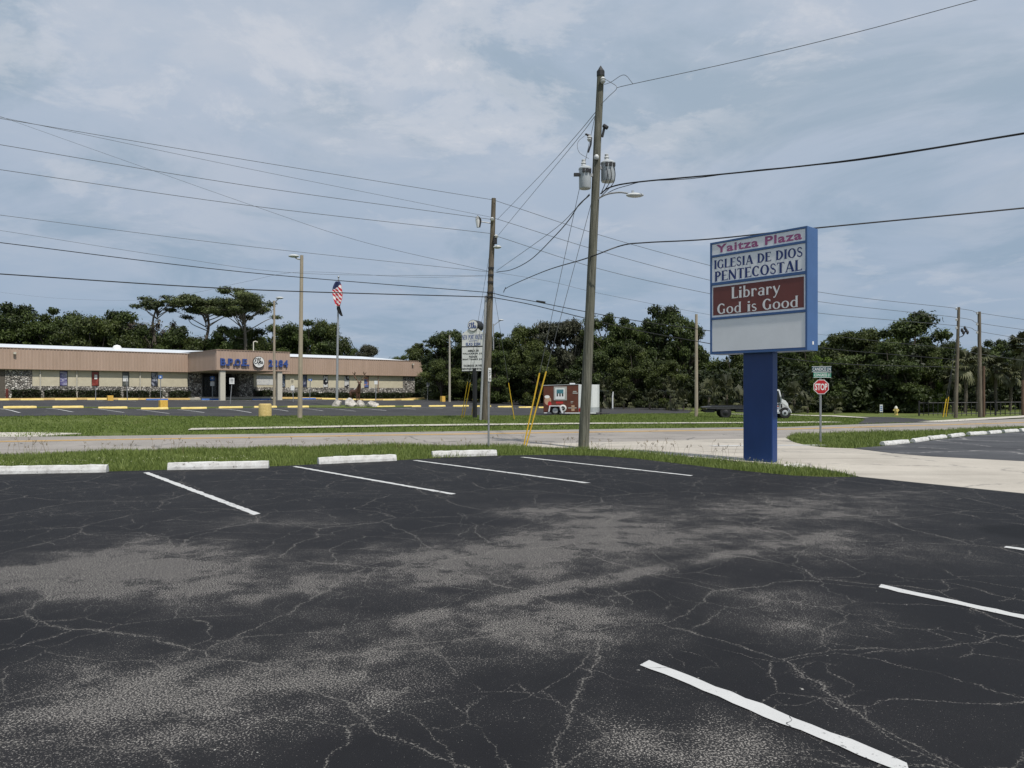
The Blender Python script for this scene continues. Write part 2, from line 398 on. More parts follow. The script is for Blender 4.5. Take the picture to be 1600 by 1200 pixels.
plain_pave('far lot asphalt', (.026, .026, .028), (.046, .045, .046), (.085, .082, .08), .3, (.11, .105, .1))
plain_pave('neighbour lot asphalt', (.035, .036, .041), (.075, .076, .082), (.12, .12, .12), .8, (.26, .25, .24))
plain_pave('concrete path', (.42, .39, .34), (.55, .51, .45), (.6, .57, .5), .3, (.2, .19, .17))

def turf():
    m, nt, N, L, b, pos, mth, noise, smooth, mix, vadd, voro = ground_nodes('turf')
    col = mix(smooth(noise(.45, 5, .65).outputs['Fac'], .3, .7), (.095, .125, .030), (.15, .18, .052))
    col = mix(smooth(noise(9, 4, .7).outputs['Fac'], .4, .72), col, (.07, .09, .024))
    col = mix(mth('MULTIPLY', smooth(noise(.22, 4, .7).outputs['Fac'], .58, .72), .55), col, (.15, .135, .06))
    L(col, b.inputs['Base Color']); b.inputs['Roughness'].default_value = .9; b.inputs['Specular IOR Level'].default_value = .15
    bp = N('ShaderNodeBump'); bp.inputs['Strength'].default_value = .8; bp.inputs['Distance'].default_value = .05; L(noise(22, 4, .7).outputs['Fac'], bp.inputs['Height']); L(bp.outputs[0], b.inputs['Normal'])
turf()

def paint(name, col, worn=.3, under=(.03, .03, .033)):
    m, nt, N, L, b, pos, mth, noise, smooth, mix, vadd, voro = ground_nodes(name)
    c = mix(noise(5, 5, .7).outputs['Fac'], tuple(x * .82 for x in col), tuple(min(.9, x * 1.05) for x in col))
    cw = vadd(vadd(pos, noise(1.3, 4, .7), .9), noise(14, 3, .7), .075)
    k = mth('MULTIPLY', smooth(voro(1.3, cw), .010, .003), smooth(noise(2.0, 2).outputs['Fac'], .42, .5))
    k = mth('MAXIMUM', k, mth('MULTIPLY', smooth(noise(30, 4, .75).outputs['Fac'], .60, .66), smooth(noise(2.4, 2).outputs['Fac'], .42, .62)))
    c = mix(mth('MULTIPLY', k, worn), c, under)
    c = mix(mth('MULTIPLY', smooth(noise(140, 2, .7).outputs['Fac'], .55, .7), .25), c, tuple(x * .6 for x in col))
    L(c, b.inputs['Base Color']); b.inputs['Roughness'].default_value = .7
    bp = N('ShaderNodeBump'); bp.inputs['Strength'].default_value = .3; bp.inputs['Distance'].default_value = .005; L(noise(100, 3).outputs['Fac'], bp.inputs['Height']); L(bp.outputs[0], b.inputs['Normal'])
paint('white line paint', (.55, .55, .54), .92)
paint('yellow line paint', (.72, .42, .09), .9, (.2, .19, .17))
paint('dull white paint', (.55, .55, .54), .7)

# --- ground sheet to the horizon
def ground():
    xs = np.concatenate([np.array([-1500, -900, -500, -300, -200, -140]), np.arange(-110, 110.1, 1.25), np.array([140, 200, 300, 500, 900, 1500])])
    ys = np.concatenate([np.array([-600, -200, -80, -40]), np.arange(-20, 150.1, 1.25), np.array([180, 240, 340, 600, 1000, 1800])])
    X, Y = np.meshgrid(xs, ys); Z = gz(X, Y) - .035
    v = np.stack([X.ravel(), Y.ravel(), Z.ravel()], 1); nx = len(xs); i, j = np.meshgrid(np.arange(nx - 1), np.arange(len(ys) - 1)); a = (j * nx + i).ravel()
    f = np.stack([a, a + 1, a + 1 + nx, a + nx], 1).ravel()
    o = rawmesh('ground', v, f, 4, 'turf'); o['kind'] = 'structure'
ground()

LOT_EDGE = [(0, 738), (170, 736.5), (300, 733), (440, 728), (560, 722), (700, 715), (790, 711.5), (860, 710.5), (930, 712), (990, 716), (1050, 723), (1110, 730), (1160, 735.5), (1240, 743), (1290, 745), (1340, 745)]
ROAD_NEAR = [(0, 709), (300, 701), (600, 695), (765, 696)]
STREET_NEAR = [(765, 696), (910, 701), (1050, 711), (1160, 721), (1250, 728), (1310, 737), (1343, 745)]
ISL_TOP = [(1227, 684), (1236, 679), (1256, 677), (1339, 676), (1457, 672.5), (1600, 667)]
ISL_BOT = [(1334, 701), (1291, 699.5), (1262, 696.5), (1240, 691), (1227, 684)]
ROAD_FAR = [(1600, 654), (1518, 657), (1363, 662.3), (1232, 667), (1000, 669.5), (600, 675.5), (200, 680.5), (0, 683)]
lot_e = pxpoly(LOT_EDGE)
lot_poly = [(-38, 2.0)] + lot_e + [(7.95, 11.35), (13, 1), (18, -14), (-38, -14)]
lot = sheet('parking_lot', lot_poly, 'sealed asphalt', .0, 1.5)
road_poly = [(-70, 1.5)] + pxpoly(ROAD_NEAR) + pxpoly([(960, 690.5)]) + pxpoly(ISL_TOP) + [(75, 51), (75, 62)] + pxpoly(ROAD_FAR) + [(-70, 10.5)]
road = sheet('road', road_poly, 'road asphalt', .0, 1.5)
nb_bot = [(1334, 701), (1398, 709), (1457, 713.6), (1600, 721)]
street_poly = pxpoly(STREET_NEAR) + [(7.98, 11.35), (13.05, 1), (18.05, -14), (40, -14), (40, 12.5)] + pxpoly(nb_bot[::-1]) + pxpoly(ISL_BOT[1:]) + pxpoly([(960, 690.5)])
street = sheet('side_street', street_poly, 'side street paving', .004, 1.5)
NB_STOP = [(1398, 694.5), (1437, 690), (1463, 686), (1494, 682.6), (1526, 679.5), (1553, 677.6), (1578, 675.5), (1602, 673.6)]
nb_poly = pxpoly([(1334, 700.5), (1384, 697), (1410, 694), (1463, 687.5), (1526, 680.5), (1578, 676.3), (1602, 674)]) + [(60, 47), (60, 12.6), (40, 12.6)] + pxpoly(nb_bot[::-1][:-1])
sheet('neighbour_parking_lot', nb_poly, 'neighbour lot asphalt', .008, 1.5)

def strip(name, pts, width, mat, lift, parent=None, jag=0.0, step=.4, seed=1):
    """a painted or paved band along world points"""
    rg = random.Random(seed); P = [Vector((p[0], p[1], 0)) for p in pts]; out = []
    for i in range(len(P) - 1):
        n = max(1, int((P[i + 1] - P[i]).length / step))
        out += [P[i].lerp(P[i + 1], k / n) for k in range(n)]
    out.append(P[-1]); mb = MB(); prev = None
    for i, p in enumerate(out):
        d = (out[min(i + 1, len(out) - 1)] - out[max(i - 1, 0)]).normalized(); s = Vector((-d.y, d.x, 0))
        e = (d * rg.uniform(-jag, jag) * 3 if i in (0, len(out) - 1) else Vector())
        a = p + s * (width / 2 + rg.uniform(-jag, jag)) + e; b = p - s * (width / 2 + rg.uniform(-jag, jag)) - e
        a.z = g1(a.x, a.y) + lift; b.z = g1(b.x, b.y) + lift
        mb.v += [a, b]
        if i: k = 2 * i; mb.f.append((k - 2, k - 1, k + 1, k))
    o = mb.build(name, mat, parent)
    return o

# painted stall lines on the near lot: each one a part of the lot
near_lines = [((228, 738.5), (402, 804)), ((460, 729), (709, 772.5)), ((648, 719.5), (918, 755)), ((816, 714.5), (1081, 743.5)),
              ((1008, 1036), (1420, 1203)), ((1374, 916), (1700, 987)), ((1570, 855), (1800, 886)), ((-250, 778), (-30, 868))]
for i, (a, b) in enumerate(near_lines):
    strip('stall_line', [G(*a), G(*b)], .105, 'white line paint', .005, lot, .011, .09, seed=i + 3)
# road markings
for off in (-.2, .2):
    pts = [G(0, 690), G(600, 680), G(1232, 670.5), G(1434, 665.0), G(1600, 660)]
    pts = [Vector((-60, pts[0].y - (pts[0].x + 60) * .3, 0))] + pts + [Vector((75, 57, 0))]
    pts = [Vector((p.x, p.y + off, 0)) for p in pts]
    strip('centre_line', pts, .18, 'yellow line paint', .006, road, .01, .6)
strip('stop_line', [G(1112, 697.2), G(1288, 695.8)], .32, 'dull white paint', .012, street, .02, .3)

# sidewalks and aprons
sw = [G(296, 671), G(600, 665.6), G(780, 663.5), G(940, 661.7), G(1100, 661), G(1240, 660.3), G(1305, 659.6)]
strip('sidewalk', sw, 1.35, 'concrete path', .022, None, .04, .5, 5)['kind'] = 'structure'
strip('sidewalk', [G(1452, 659.4), G(1500, 656.8), G(1600, 651)] + [Vector((60, 64, 0))], 1.35, 'concrete path', .022, None, .03, .5, 6)['kind'] = 'structure'
strip('footpath', [G(1120, 646.5), G(1232, 648), G(1300, 650), G(1352, 653)], .5, 'concrete path', .022, None, .03, .5, 6)['kind'] = 'structure'
sheet('driveway_apron', pxpoly([(-40, 683.5), (60, 681.6), (128, 677), (60, 675.5), (-60, 676)]), 'concrete path', .006, 1.0)
sheet('driveway', pxpoly([(1340, 662.5), (1462, 658.6), (1440, 655), (1395, 652), (1340, 651.2), (1352, 655)]), 'far lot asphalt', .012, 1.0)

# ------------------------------------------------------------------ the lodge frame: u along the front, n outwards
B0 = Vector((-51.5, 74.0, 0)); U = Vector((.773, .635, 0)).normalized(); NB = Vector((U.y, -U.x, 0)); UP = Vector((0, 0, 1))
def tb(px, off=0.0):
    k = (px - 800) / FPX; o = B0 + NB * off
    return (k * o.y - o.x) / (U.x - U.y * k)
def bp(t, off, z=None):
    p = B0 + U * t + NB * off
    p.z = g1(p.x, p.y) if z is None else z
    return p
front_edge = pxpoly([(0, 650.5), (300, 650.3), (640, 650), (850, 649), (1075, 645.5)])
far_lot_poly = [(-75, 22)] + front_edge + pxpoly([(1082, 641), (1040, 637)]) + [tuple(bp(95, 9)[:2]), tuple(bp(75, 3.4)[:2]), tuple(bp(52, 5.6)[:2]), tuple(bp(-14, 5.6)[:2])]
far_lot = sheet('far_parking_lot', far_lot_poly, 'far lot asphalt', .0, 2.0)
FR, BR = 31.7, 7.3                               # offsets of the two rows of wheel stops
def band(t0, t1, o0, o1): return [tuple(bp(t0, o0)[:2]), tuple(bp(t1, o0)[:2]), tuple(bp(t1, o1)[:2]), tuple(bp(t0, o1)[:2])]
sheet('grass_median', band(tb(30, FR - 2), tb(448, FR - 2), FR - .9, FR - 4.2), 'turf', .05, 1.5)
isl = [tuple(bp(tb(548, FR - 3) + 6.5 * math.cos(a), FR - 3.0 + 4.4 * math.sin(a))[:2]) for a in np.linspace(0, 2 * math.pi, 28)[:-1]]
sheet('grass_island', isl, 'turf', .06, 1.0)

# far-lot stall lines (parts of the far lot)
def far_line(t, off, ln, w=.11, mat='dull white paint', skew=.18):
    a = bp(t, off); b = bp(t + ln * skew, off + ln)
    strip('stall_line', [a, b], w, mat, .006, far_lot, .0, 1.0)
T0F = tb(5, FR); T0B = tb(32, BR)
for k in range(-1, 24):
    t = T0F + 2.74 * k + 2.3
    far_line(t, FR + .7, 5.0)
for k in range(-2, 20):
    t = T0B + 2.74 * k + 2.3
    far_line(t, BR + .8, 4.8)
for px0 in (300, 372, 440):                      # hatched access aisles
    t0 = tb(px0, BR + 3)
    for j in range(5): strip('hatch_line', [bp(t0 + j * .55, BR + 2.6), bp(t0 + j * .55 + 1.2, BR + 5.2)], .12, 'dull white paint', .0075, far_lot, 0, 1.0)
    strip('hatch_line', [bp(t0 - .6, BR + 5.5), bp(t0 + 4.2, BR + 5.5)], .12, 'dull white paint', .0085, far_lot, 0, 1.0)

# ------------------------------------------------------------------ grass blades (one mass per lawn)
def blades(name, poly, dens, hmin, hmax, wd, seed, mat, label, fade=None):
    rg = np.random.default_rng(seed); p = np.asarray(poly); x0, y0 = p.min(0); x1, y1 = p.max(0)
    n = int((x1 - x0) * (y1 - y0) * dens); x = rg.uniform(x0, x1, n); y = rg.uniform(y0, y1, n)
    k = inside(poly, x, y)
    kx = np.abs(x / np.maximum(y, 1)) < .80
    clump = .55 + .45 * np.sin(x * 2.1 + 1.3 * np.sin(y * 1.7)) * np.sin(y * 2.6 + x * .7)
    bare = np.sin(x * .55 + 2.0 * np.sin(y * .31)) * np.sin(y * .8 + 1.6 * np.sin(x * .37)) + .35 * np.sin(x * 1.9 + y * 1.3)
    thin = np.clip((bare - .62) / .4, 0, 1)
    k &= kx & (rg.random(n) < (.35 + .65 * clump) * (1 - .75 * thin))
    x, y, clump, thin = x[k], y[k], clump[k], thin[k]; n = len(x); z = gz(x, y) - .035
    h = rg.uniform(hmin, hmax, n) * (.65 + .55 * clump) * np.where(rg.random(n) < .04, 1.6, 1.0); a = rg.uniform(0, 2 * np.pi, n); l = rg.uniform(.1, .75, n) * h
    w = wd * rg.uniform(.6, 1.3, n); dx, dy = np.cos(a), np.sin(a); b = rg.uniform(0, 2 * np.pi, n); sx, sy = np.cos(b) * w / 2, np.sin(b) * w / 2
    v = np.empty((n, 5, 3))
    v[:, 0] = np.stack([x - sx, y - sy, z], 1); v[:, 1] = np.stack([x + sx, y + sy, z], 1)
    mx, my = x + dx * l * .35, y + dy * l * .35
    v[:, 2] = np.stack([mx + sx * .8, my + sy * .8, z + h * .6], 1); v[:, 3] = np.stack([mx - sx * .8, my - sy * .8, z + h * .6], 1)
    v[:, 4] = np.stack([x + dx * l, y + dy * l, z + h], 1)
    q = np.arange(n)[:, None] * 5
    f = np.concatenate([q + [0, 1, 2], q + [0, 2, 3], q + [3, 2, 4]], 1).ravel()
    tone = np.repeat(np.clip(rg.normal(.42, .22, n) + .15 * (clump - .5) + .35 * thin, 0, 1), 5)
    o = rawmesh(name, v.reshape(-1, 3), f, 3, mat, tone); return tag(o, label, 'grass', kind='stuff')
leaf_mat('grass blade', (.066, .108, .018), (.235, .285, .080), .3)
leaf_mat('verge blade', (.072, .115, .020), (.195, .25, .062), .3)
near_strip = [(-38, 2.0)] + lot_e + pxpoly(STREET_NEAR[::-1]) + pxpoly(ROAD_NEAR[::-1][1:]) + [(-38, 11)]
blades('grass', near_strip, 900, .06, .15, .012, 11, 'grass blade', 'rough green grass strip between the near parking lot and the road')
island = pxpoly(ISL_TOP) + [(60, 48)] + pxpoly([(1602, 673), (1578, 675.3), (1526, 679.5), (1463, 686.5), (1410, 693), (1384, 696)]) + pxpoly(ISL_BOT)
blades('grass', island, 420, .07, .17, .016, 12, 'grass blade', 'green grass on the tapering island around the stop sign')
verge = pxpoly(ROAD_FAR[1:]) + [(-40, 20), (-40, 34)] + front_edge + pxpoly([(1120, 645), (1232, 647.5), (1352, 653.5), (1342, 662)])
blades('grass', verge, 150, .04, .10, .03, 13, 'verge blade', 'mown green verge between the road and the far parking lot')
def stalks(name, pxs, label, seed):
    rg = random.Random(seed); mb = MB()
    for px, py in pxs:
        p = G(px, py); h = rg.uniform(.16, .36); d = Vector((rg.uniform(-.15, .15), rg.uniform(-.15, .15), 0))
        q = p + d * .4 + UP * h * .7; e = p + d + UP * h
        mb.tube([p, q, e], [.003, .0025, .002], 3)
        for s in range(3):
            c = e + Vector((rg.uniform(-.05, .05), rg.uniform(-.03, .03), rg.uniform(-.07, .03)))
            mb.tube([e - UP * .06, c], [.003, .006], 3)
    pm('dry stalk', (.16, .12, .06), .9)
    tag(mb.build(name, 'dry stalk'), label, 'weeds', kind='stuff')
rg = random.Random(4)
stalks('weed_stalks', [(x := rg.uniform(0, 1150), 703 - x * .007 + rg.uniform(0, 9) + max(0, (x - 900)) * .06) for _ in range(120)], 'thin dry seed stalks along the road edge of the near grass', 3)
def flowers():
    rg = random.Random(8); mb = MB()
    for _ in range(240):
        px = rg.choice([rg.uniform(0, 400), rg.uniform(950, 1330), rg.uniform(1050, 1330)]); py = np.interp(px, [0, 440, 790, 1050, 1240, 1340], [735, 724, 709, 718, 738, 742]) - rg.uniform(0, 7)
        p = G(px, py); p.z += rg.uniform(.07, .14); r = rg.uniform(.008, .014)
        mb.add([p + Vector((r * math.cos(a), r * math.sin(a), .004 * (i % 2))) for i, a in enumerate(np.linspace(0, 2 * math.pi, 7)[:-1])], [(0, 1, 2, 3, 4, 5)])
    pm('petal', (.65, .62, .45), .7)
    tag(mb.build('wildflowers', 'petal'), 'tiny pale wildflowers scattered along the lot edge of the near grass', 'wildflowers', kind='stuff')
flowers()

# ================================================================== WHEEL STOPS
def stop_paint():
    m, nt, N, L, b, pos, mth, noise, smooth, mix, vadd, voro = ground_nodes('white stop')
    c = mix(smooth(noise(6, 5, .7).outputs['Fac'], .3, .7), (.50, .49, .47), (.66, .66, .645))
    chip = mth('MULTIPLY', smooth(noise(13, 5, .75).outputs['Fac'], .60, .64), smooth(noise(1.7, 2).outputs['Fac'], .42, .56))
    c = mix(mth('MULTIPLY', chip, .85), c, (.17, .16, .145))
    sp_ = N('ShaderNodeSeparateXYZ'); L(pos, sp_.inputs[0])
    scuff = mth('MULTIPLY', smooth(noise(3.5, 4, .7).outputs['Fac'], .52, .70), .5)
    c = mix(scuff, c, (.26, .25, .235))
    L(c, b.inputs['Base Color']); b.inputs['Roughness'].default_value = .85
    bpn = N('ShaderNodeBump'); bpn.inputs['Strength'].default_value = .6; bpn.inputs['Distance'].default_value = .01; L(mth('SUBTRACT', noise(45, 4, .7).outputs['Fac'], chip), bpn.inputs['Height']); L(bpn.outputs[0], b.inputs['Normal'])
stop_paint()
pm('yellow stop', (.72, .55, .16), .8, .15, 3, .3, 25, col2=(.86, .68, .26))
pm('blue stop', (.05, .14, .42), .8, .2, 3, .3, 25)
pm('rusty steel', (.10, .05, .03), .8, .3, 30)
def stop_mesh(mb, ln, w=.19, h=.13, chip=None, seed=0):
    rg = random.Random(seed); n = 14; prof = [(-w / 2, 0), (-w / 2 * .94, h * .38), (-w * .30, h * .93), (-w * .2, h), (w * .2, h), (w * .30, h * .93), (w / 2 * .94, h * .38), (w / 2, 0)]
    rows = []
    for i in range(n + 1):
        x = -ln / 2 + ln * i / n; e = .94 if i in (0, n) else 1.0
        rows.append([Vector((x, a * e + rg.uniform(-.003, .003), max(0, b * e + (rg.uniform(-.010, .004) if b > h * .5 else 0)))) for a, b in prof])
    k = len(prof); mb.add([p for r in rows for p in r], [(i * k + j, (i + 1) * k + j, (i + 1) * k + j + 1, i * k + j + 1) for i in range(n) for j in range(k - 1)] + [tuple(range(k))[::-1], tuple(n * k + j for j in range(k))])
    return mb
def wheel_stop(pos, ang, mat, label, group, ln=1.83, pins=False, seed=0, h=.13):
    if pins:
        e = empty('wheel_stop', pos, label, 'wheel stop', group, ang)
        stop_mesh(MB(), ln, h=h, seed=seed).build('concrete_body', mat, e, local=True)
        for s in (-.32, .32): MB().cyl((s * ln, 0, h - .012), .014, .018, 8).build('anchor_pin', 'rusty steel', e, local=True)
        return e
    o = stop_mesh(MB(), ln, h=h, seed=seed).build('wheel_stop', mat, None, local=True); o.location = pos; o.rotation_euler = (0, 0, ang)
    return tag(o, label, 'wheel stop', group)
NEAR = [((-25, 741), (168, 737.5), 'white concrete wheel stop cut by the left edge of the near lot'),
        ((263, 734), (420, 731), 'chipped white wheel stop between the first two near stall lines'),
        ((497, 725), (618, 719.5), 'white wheel stop before the grass, third from the left in the near lot'),
        ((675, 714.5), (775, 711.5), 'smallest white wheel stop, nearest the metal post in the grass')]
for i, (a, b, lab) in enumerate(NEAR):
    A, Bq = G(*a), G(*b); c = (A + Bq) / 2; d = Bq - A
    wheel_stop(c + Vector((0, 0, .002)), math.atan2(d.y, d.x), 'white stop', lab, 'white wheel stops along the near lot edge', d.length, True, i, .15)
ORD = ['first', 'second', 'third', 'fourth', 'fifth', 'sixth', 'seventh', 'eighth', 'ninth', 'tenth', 'eleventh', 'twelfth', 'thirteenth', 'fourteenth', 'fifteenth', 'sixteenth', 'seventeenth', 'eighteenth', 'nineteenth', 'twentieth', 'twenty-first', 'twenty-second', 'twenty-third', 'twenty-fourth']
P = [G(*p) for p in NB_STOP]
for i, p in enumerate(P):
    q = P[min(i + 1, len(P) - 1)] - P[max(i - 1, 0)]
    wheel_stop(p + Vector((0, 0, .012)), math.atan2(q.y, q.x) + (.05 if i % 2 else -.04), 'white stop', f'white wheel stop of the right-hand lot, {ORD[i]} from the side street', 'white wheel stops along the grass island', (P[min(i + 1, 7)] - P[max(i - 1, 0)]).length / (2 if 0 < i < 7 else 1) * .80 if i else 1.7, False, i + 20, .115)
ub = math.atan2(U.y, U.x); n_ = 0
for k in range(-1, 24):
    t = T0F + 2.74 * k + .92
    p = bp(t, FR); px = 800 + FPX * p.x / p.y
    if 497 < px < 588 or 790 < px < 845 and False: continue
    if px < -25 or px > 985: continue
    wheel_stop(p, ub, 'yellow stop', f'yellow wheel stop, {ORD[n_]} from the left in the front row of the far lot', 'yellow wheel stops in the far lot', 1.83, False, k + 40, .15); n_ += 1
n_ = 0; nb_ = 0
for k in range(-2, 30):
    t = T0B + 2.74 * k + .92
    p = bp(t, BR); px = 800 + FPX * p.x / p.y
    if px < -25 or px > 802 or 664 < px < 708: continue
    if any(abs(px - q) < 15 for q in (255, 340, 418, 489)):
        wheel_stop(p, ub, 'blue stop', f'blue painted wheel stop, {ORD[nb_]} from the left before the lodge entrance', 'blue wheel stops at the accessible bays', 2.1, False, k + 80, .16); nb_ += 1
    elif px < 232 or px > 505:
        wheel_stop(p, ub, 'yellow stop', f'yellow wheel stop, {ORD[n_]} from the left in the back row by the lodge', 'yellow wheel stops in the far lot', 1.83, False, k + 110, .15); n_ += 1

# yellow kerb before the lodge
pm('yellow kerb paint', (.74, .50, .20), .8, .15, 2, .2)
pm('grey kerb', (.45, .42, .37), .85, .15, 2, .2)
def kerb(name, t0, t1, off, mat, label):
    mb = MB(); n = max(2, int((t1 - t0) / 2)); rows = []
    for i in range(n + 1):
        t = t0 + (t1 - t0) * i / n; a = bp(t, off); b = bp(t, off - .3)
        rows.append([a - UP * .05, a + UP * .15, b + UP * .16, b - UP * .05])
    mb.add([p for r in rows for p in r], [(i * 4 + j, i * 4 + 4 + j, i * 4 + 5 + j, i * 4 + 1 + j) for i in range(n) for j in range(3)] + [(0, 1, 2, 3), (n * 4 + 3, n * 4 + 2, n * 4 + 1, n * 4)])
    o = mb.build(name, mat, None, bp(t0, off)); o['kind'] = 'structure'; return o
kerb('kerb', -10, tb(297, 4.2), 4.2, 'yellow kerb paint', None)
kerb('kerb', tb(297, 4.2) + .01, tb(440, 4.2), 4.2, 'grey kerb', None)
kerb('kerb', tb(440, 4.2) + .01, tb(668, 4.2), 4.2, 'yellow kerb paint', None)

# ================================================================== LETTERING
def text_polys(s, offset=0.0, space=1.0):
    """outline of the built-in font as a flat mesh: (verts 2D, faces)"""
    cu = bpy.data.curves.new('t', 'FONT'); cu.body = s; cu.size = 1.0; cu.offset = offset; cu.space_character = space; cu.resolution_u = 3; cu.fill_mode = 'FRONT'
    ob = bpy.data.objects.new('t', cu); C.objects.link(ob); bpy.context.view_layer.update()
    me = bpy.data.meshes.new_from_object(ob.evaluated_get(bpy.context.evaluated_depsgraph_get()))
    v = [(q.co.x, q.co.y) for q in me.vertices]; f = [tuple(p.vertices) for p in me.polygons]
    bpy.data.objects.remove(ob); bpy.data.curves.remove(cu); bpy.data.meshes.remove(me)
    return v, f
def put_text(s, o, u, w, width, height, name, mat, parent, depth=.006, offset=0.0, space=1.0, mid=True, gap=.16):
    v, f = text_polys(s, offset, space)
    x0, x1 = min(a for a, _ in v), max(a for a, _ in v); y0, y1 = min(b for _, b in v), max(b for _, b in v)
    n = u.cross(w).normalized(); sx = width / (x1 - x0); sy = height / (y1 - y0); o = Vector(o)
    P = [o + u * ((a - x0) * sx - (width / 2 if mid else 0)) + w * ((b - y0) * sy) + n * depth for a, b in v]
    mb = MB(); k = len(P); mb.v = P + [p - n * depth * 1.0 for p in P]; mb.f = list(f)
    cnt = {}
    for q in f:
        for i in range(len(q)):
            e = (q[i], q[(i + 1) % len(q)]); kk = (min(e), max(e)); cnt[kk] = None if kk in cnt else e
    mb.f += [(e[0], e[1], e[1] + k, e[0] + k) for e in cnt.values() if e]
    # one part for each word (gap > 0) or each letter (gap = 0): cut where a vertical gap opens
    iv = sorted((min(v[i][0] for i in q), max(v[i][0] for i in q)) for q in f); runs = []
    for a, b in iv:
        if runs and a <= runs[-1][1] + gap + 1e-4: runs[-1][1] = max(runs[-1][1], b)
        else: runs.append([a, b])
    sub = root_origin(parent); x2 = [a for a, _ in v] * 2; ob = None
    for a, b in runs:
        ids = [i for i in range(2 * k) if a - 1e-4 <= x2[i] <= b + 1e-4]; mp2 = {q: j for j, q in enumerate(ids)}
        me = bpy.data.meshes.new(name); me.from_pydata([tuple(mb.v[i] - sub) for i in ids], [], [tuple(mp2[i] for i in q) for q in mb.f if q[0] in mp2]); me.materials.append(MATS[mat])
        ob = bpy.data.objects.new(name, me); C.objects.link(ob); ob.parent = parent
    return ob
# a flared serif alphabet drawn as strokes: l = straight stroke, a = arc with thick sides and thin top and bottom, s = stem with flared ends
TH, TN = .19, .09
def stem(x, y0=0, y1=1, w=TH): return [('s', x, y0, y1, w)]
def arc(cx, cy, rx, ry, a0, a1, th=TH, tn=TN): return [('a', cx, cy, rx, ry, a0, a1, th, tn)]
def ln(x0, y0, x1, y1, w): return [('l', x0, y0, x1, y1, w)]
GL = {
 'I': (.30, stem(.15)), 'L': (.56, stem(.13) + ln(.13, .04, .54, .04, .08) + ln(.52, .0, .54, .17, .06)),
 'E': (.60, stem(.13) + ln(.13, .96, .54, .96, .08) + ln(.13, .52, .46, .52, .07) + ln(.13, .04, .56, .04, .08) + ln(.53, .99, .52, .82, .05) + ln(.55, 0, .57, .18, .05)),
 'T': (.64, stem(.32) + ln(.04, .96, .60, .96, .085) + ln(.05, .99, .03, .82, .05) + ln(.59, .99, .61, .82, .05)),
 'D': (.72, stem(.13) + arc(.2, .5, .40, .46, -90, 90)), 'P': (.60, stem(.13) + arc(.2, .72, .30, .245, -90, 90)),
 'O': (.78, arc(.39, .5, .29, .46, 0, 360)), 'C': (.68, arc(.38, .5, .28, .46, 45, 315) + ln(.585, .92, .60, .72, .06)),
 'G': (.74, arc(.38, .5, .28, .46, 48, 318) + ln(.59, .92, .60, .74, .06) + stem(.60, .06, .46, .14)),
 'S': (.56, arc(.28, .74, .17, .22, 30, 250, .11, .10) + ln(.21, .555, .36, .44, .17) + arc(.28, .26, .19, .22, -150, 70, .11, .10) + ln(.44, .9, .47, .76, .06) + ln(.09, .1, .07, .26, .06)),
 'A': (.76, ln(.10, .0, .37, 1, .075) + ln(.38, 1, .66, .0, TH) + ln(.2, .32, .56, .32, .07) + ln(.0, .02, .2, .02, .05) + ln(.54, .02, .78, .02, .05)),
 'N': (.78, stem(.11, 0, 1, .10) + ln(.10, .98, .66, .02, TH) + stem(.66, 0, 1, .10)),
 'W': (1.0, ln(.05, 1, .27, 0, .15) + ln(.27, 0, .49, 1, .07) + ln(.49, 1, .71, 0, .15) + ln(.71, 0, .93, 1, .07)),
 'R': (.66, stem(.13) + arc(.2, .74, .28, .225, -90, 90) + ln(.32, .5, .60, .0, .15)), 'H': (.74, stem(.13) + stem(.60) + ln(.13, .52, .6, .52, .07)),
 'Y': (.70, ln(.06, 1, .35, .48, .15) + ln(.35, .48, .64, 1, .08) + stem(.35, 0, .5)),
 'i': (.30, stem(.15, 0, .66) + ln(.15, .80, .15, .95, .17)), 'b': (.62, stem(.13, .0, 1.0, .15) + arc(.30, .32, .22, .29, -150, 150, .15, .07)),
 'r': (.50, stem(.13, 0, .66, .15) + arc(.33, .44, .16, .19, 60, 175, .08, .08) + ln(.38, .62, .45, .48, .11)),
 'a': (.60, stem(.46, 0, .5, .15) + arc(.30, .46, .2, .18, 10, 150, .12, .08) + arc(.27, .19, .17, .17, 0, 360, .13, .06)),
 'y': (.60, ln(.07, .66, .31, .03, .15) + ln(.31, .03, .54, .66, .075) + ln(.31, .03, .16, -.28, .075) + ln(.16, -.28, .05, -.26, .10)),
 'o': (.62, arc(.31, .32, .225, .30, 0, 360, .15, .07)), 'd': (.64, stem(.49, 0, 1, .15) + arc(.30, .32, .21, .30, 30, 330, .15, .07)),
 's': (.46, arc(.23, .49, .14, .145, 30, 240, .10, .09) + ln(.16, .38, .30, .29, .13) + arc(.23, .17, .155, .15, -150, 65, .10, .09)), ' ': (.34, [])}
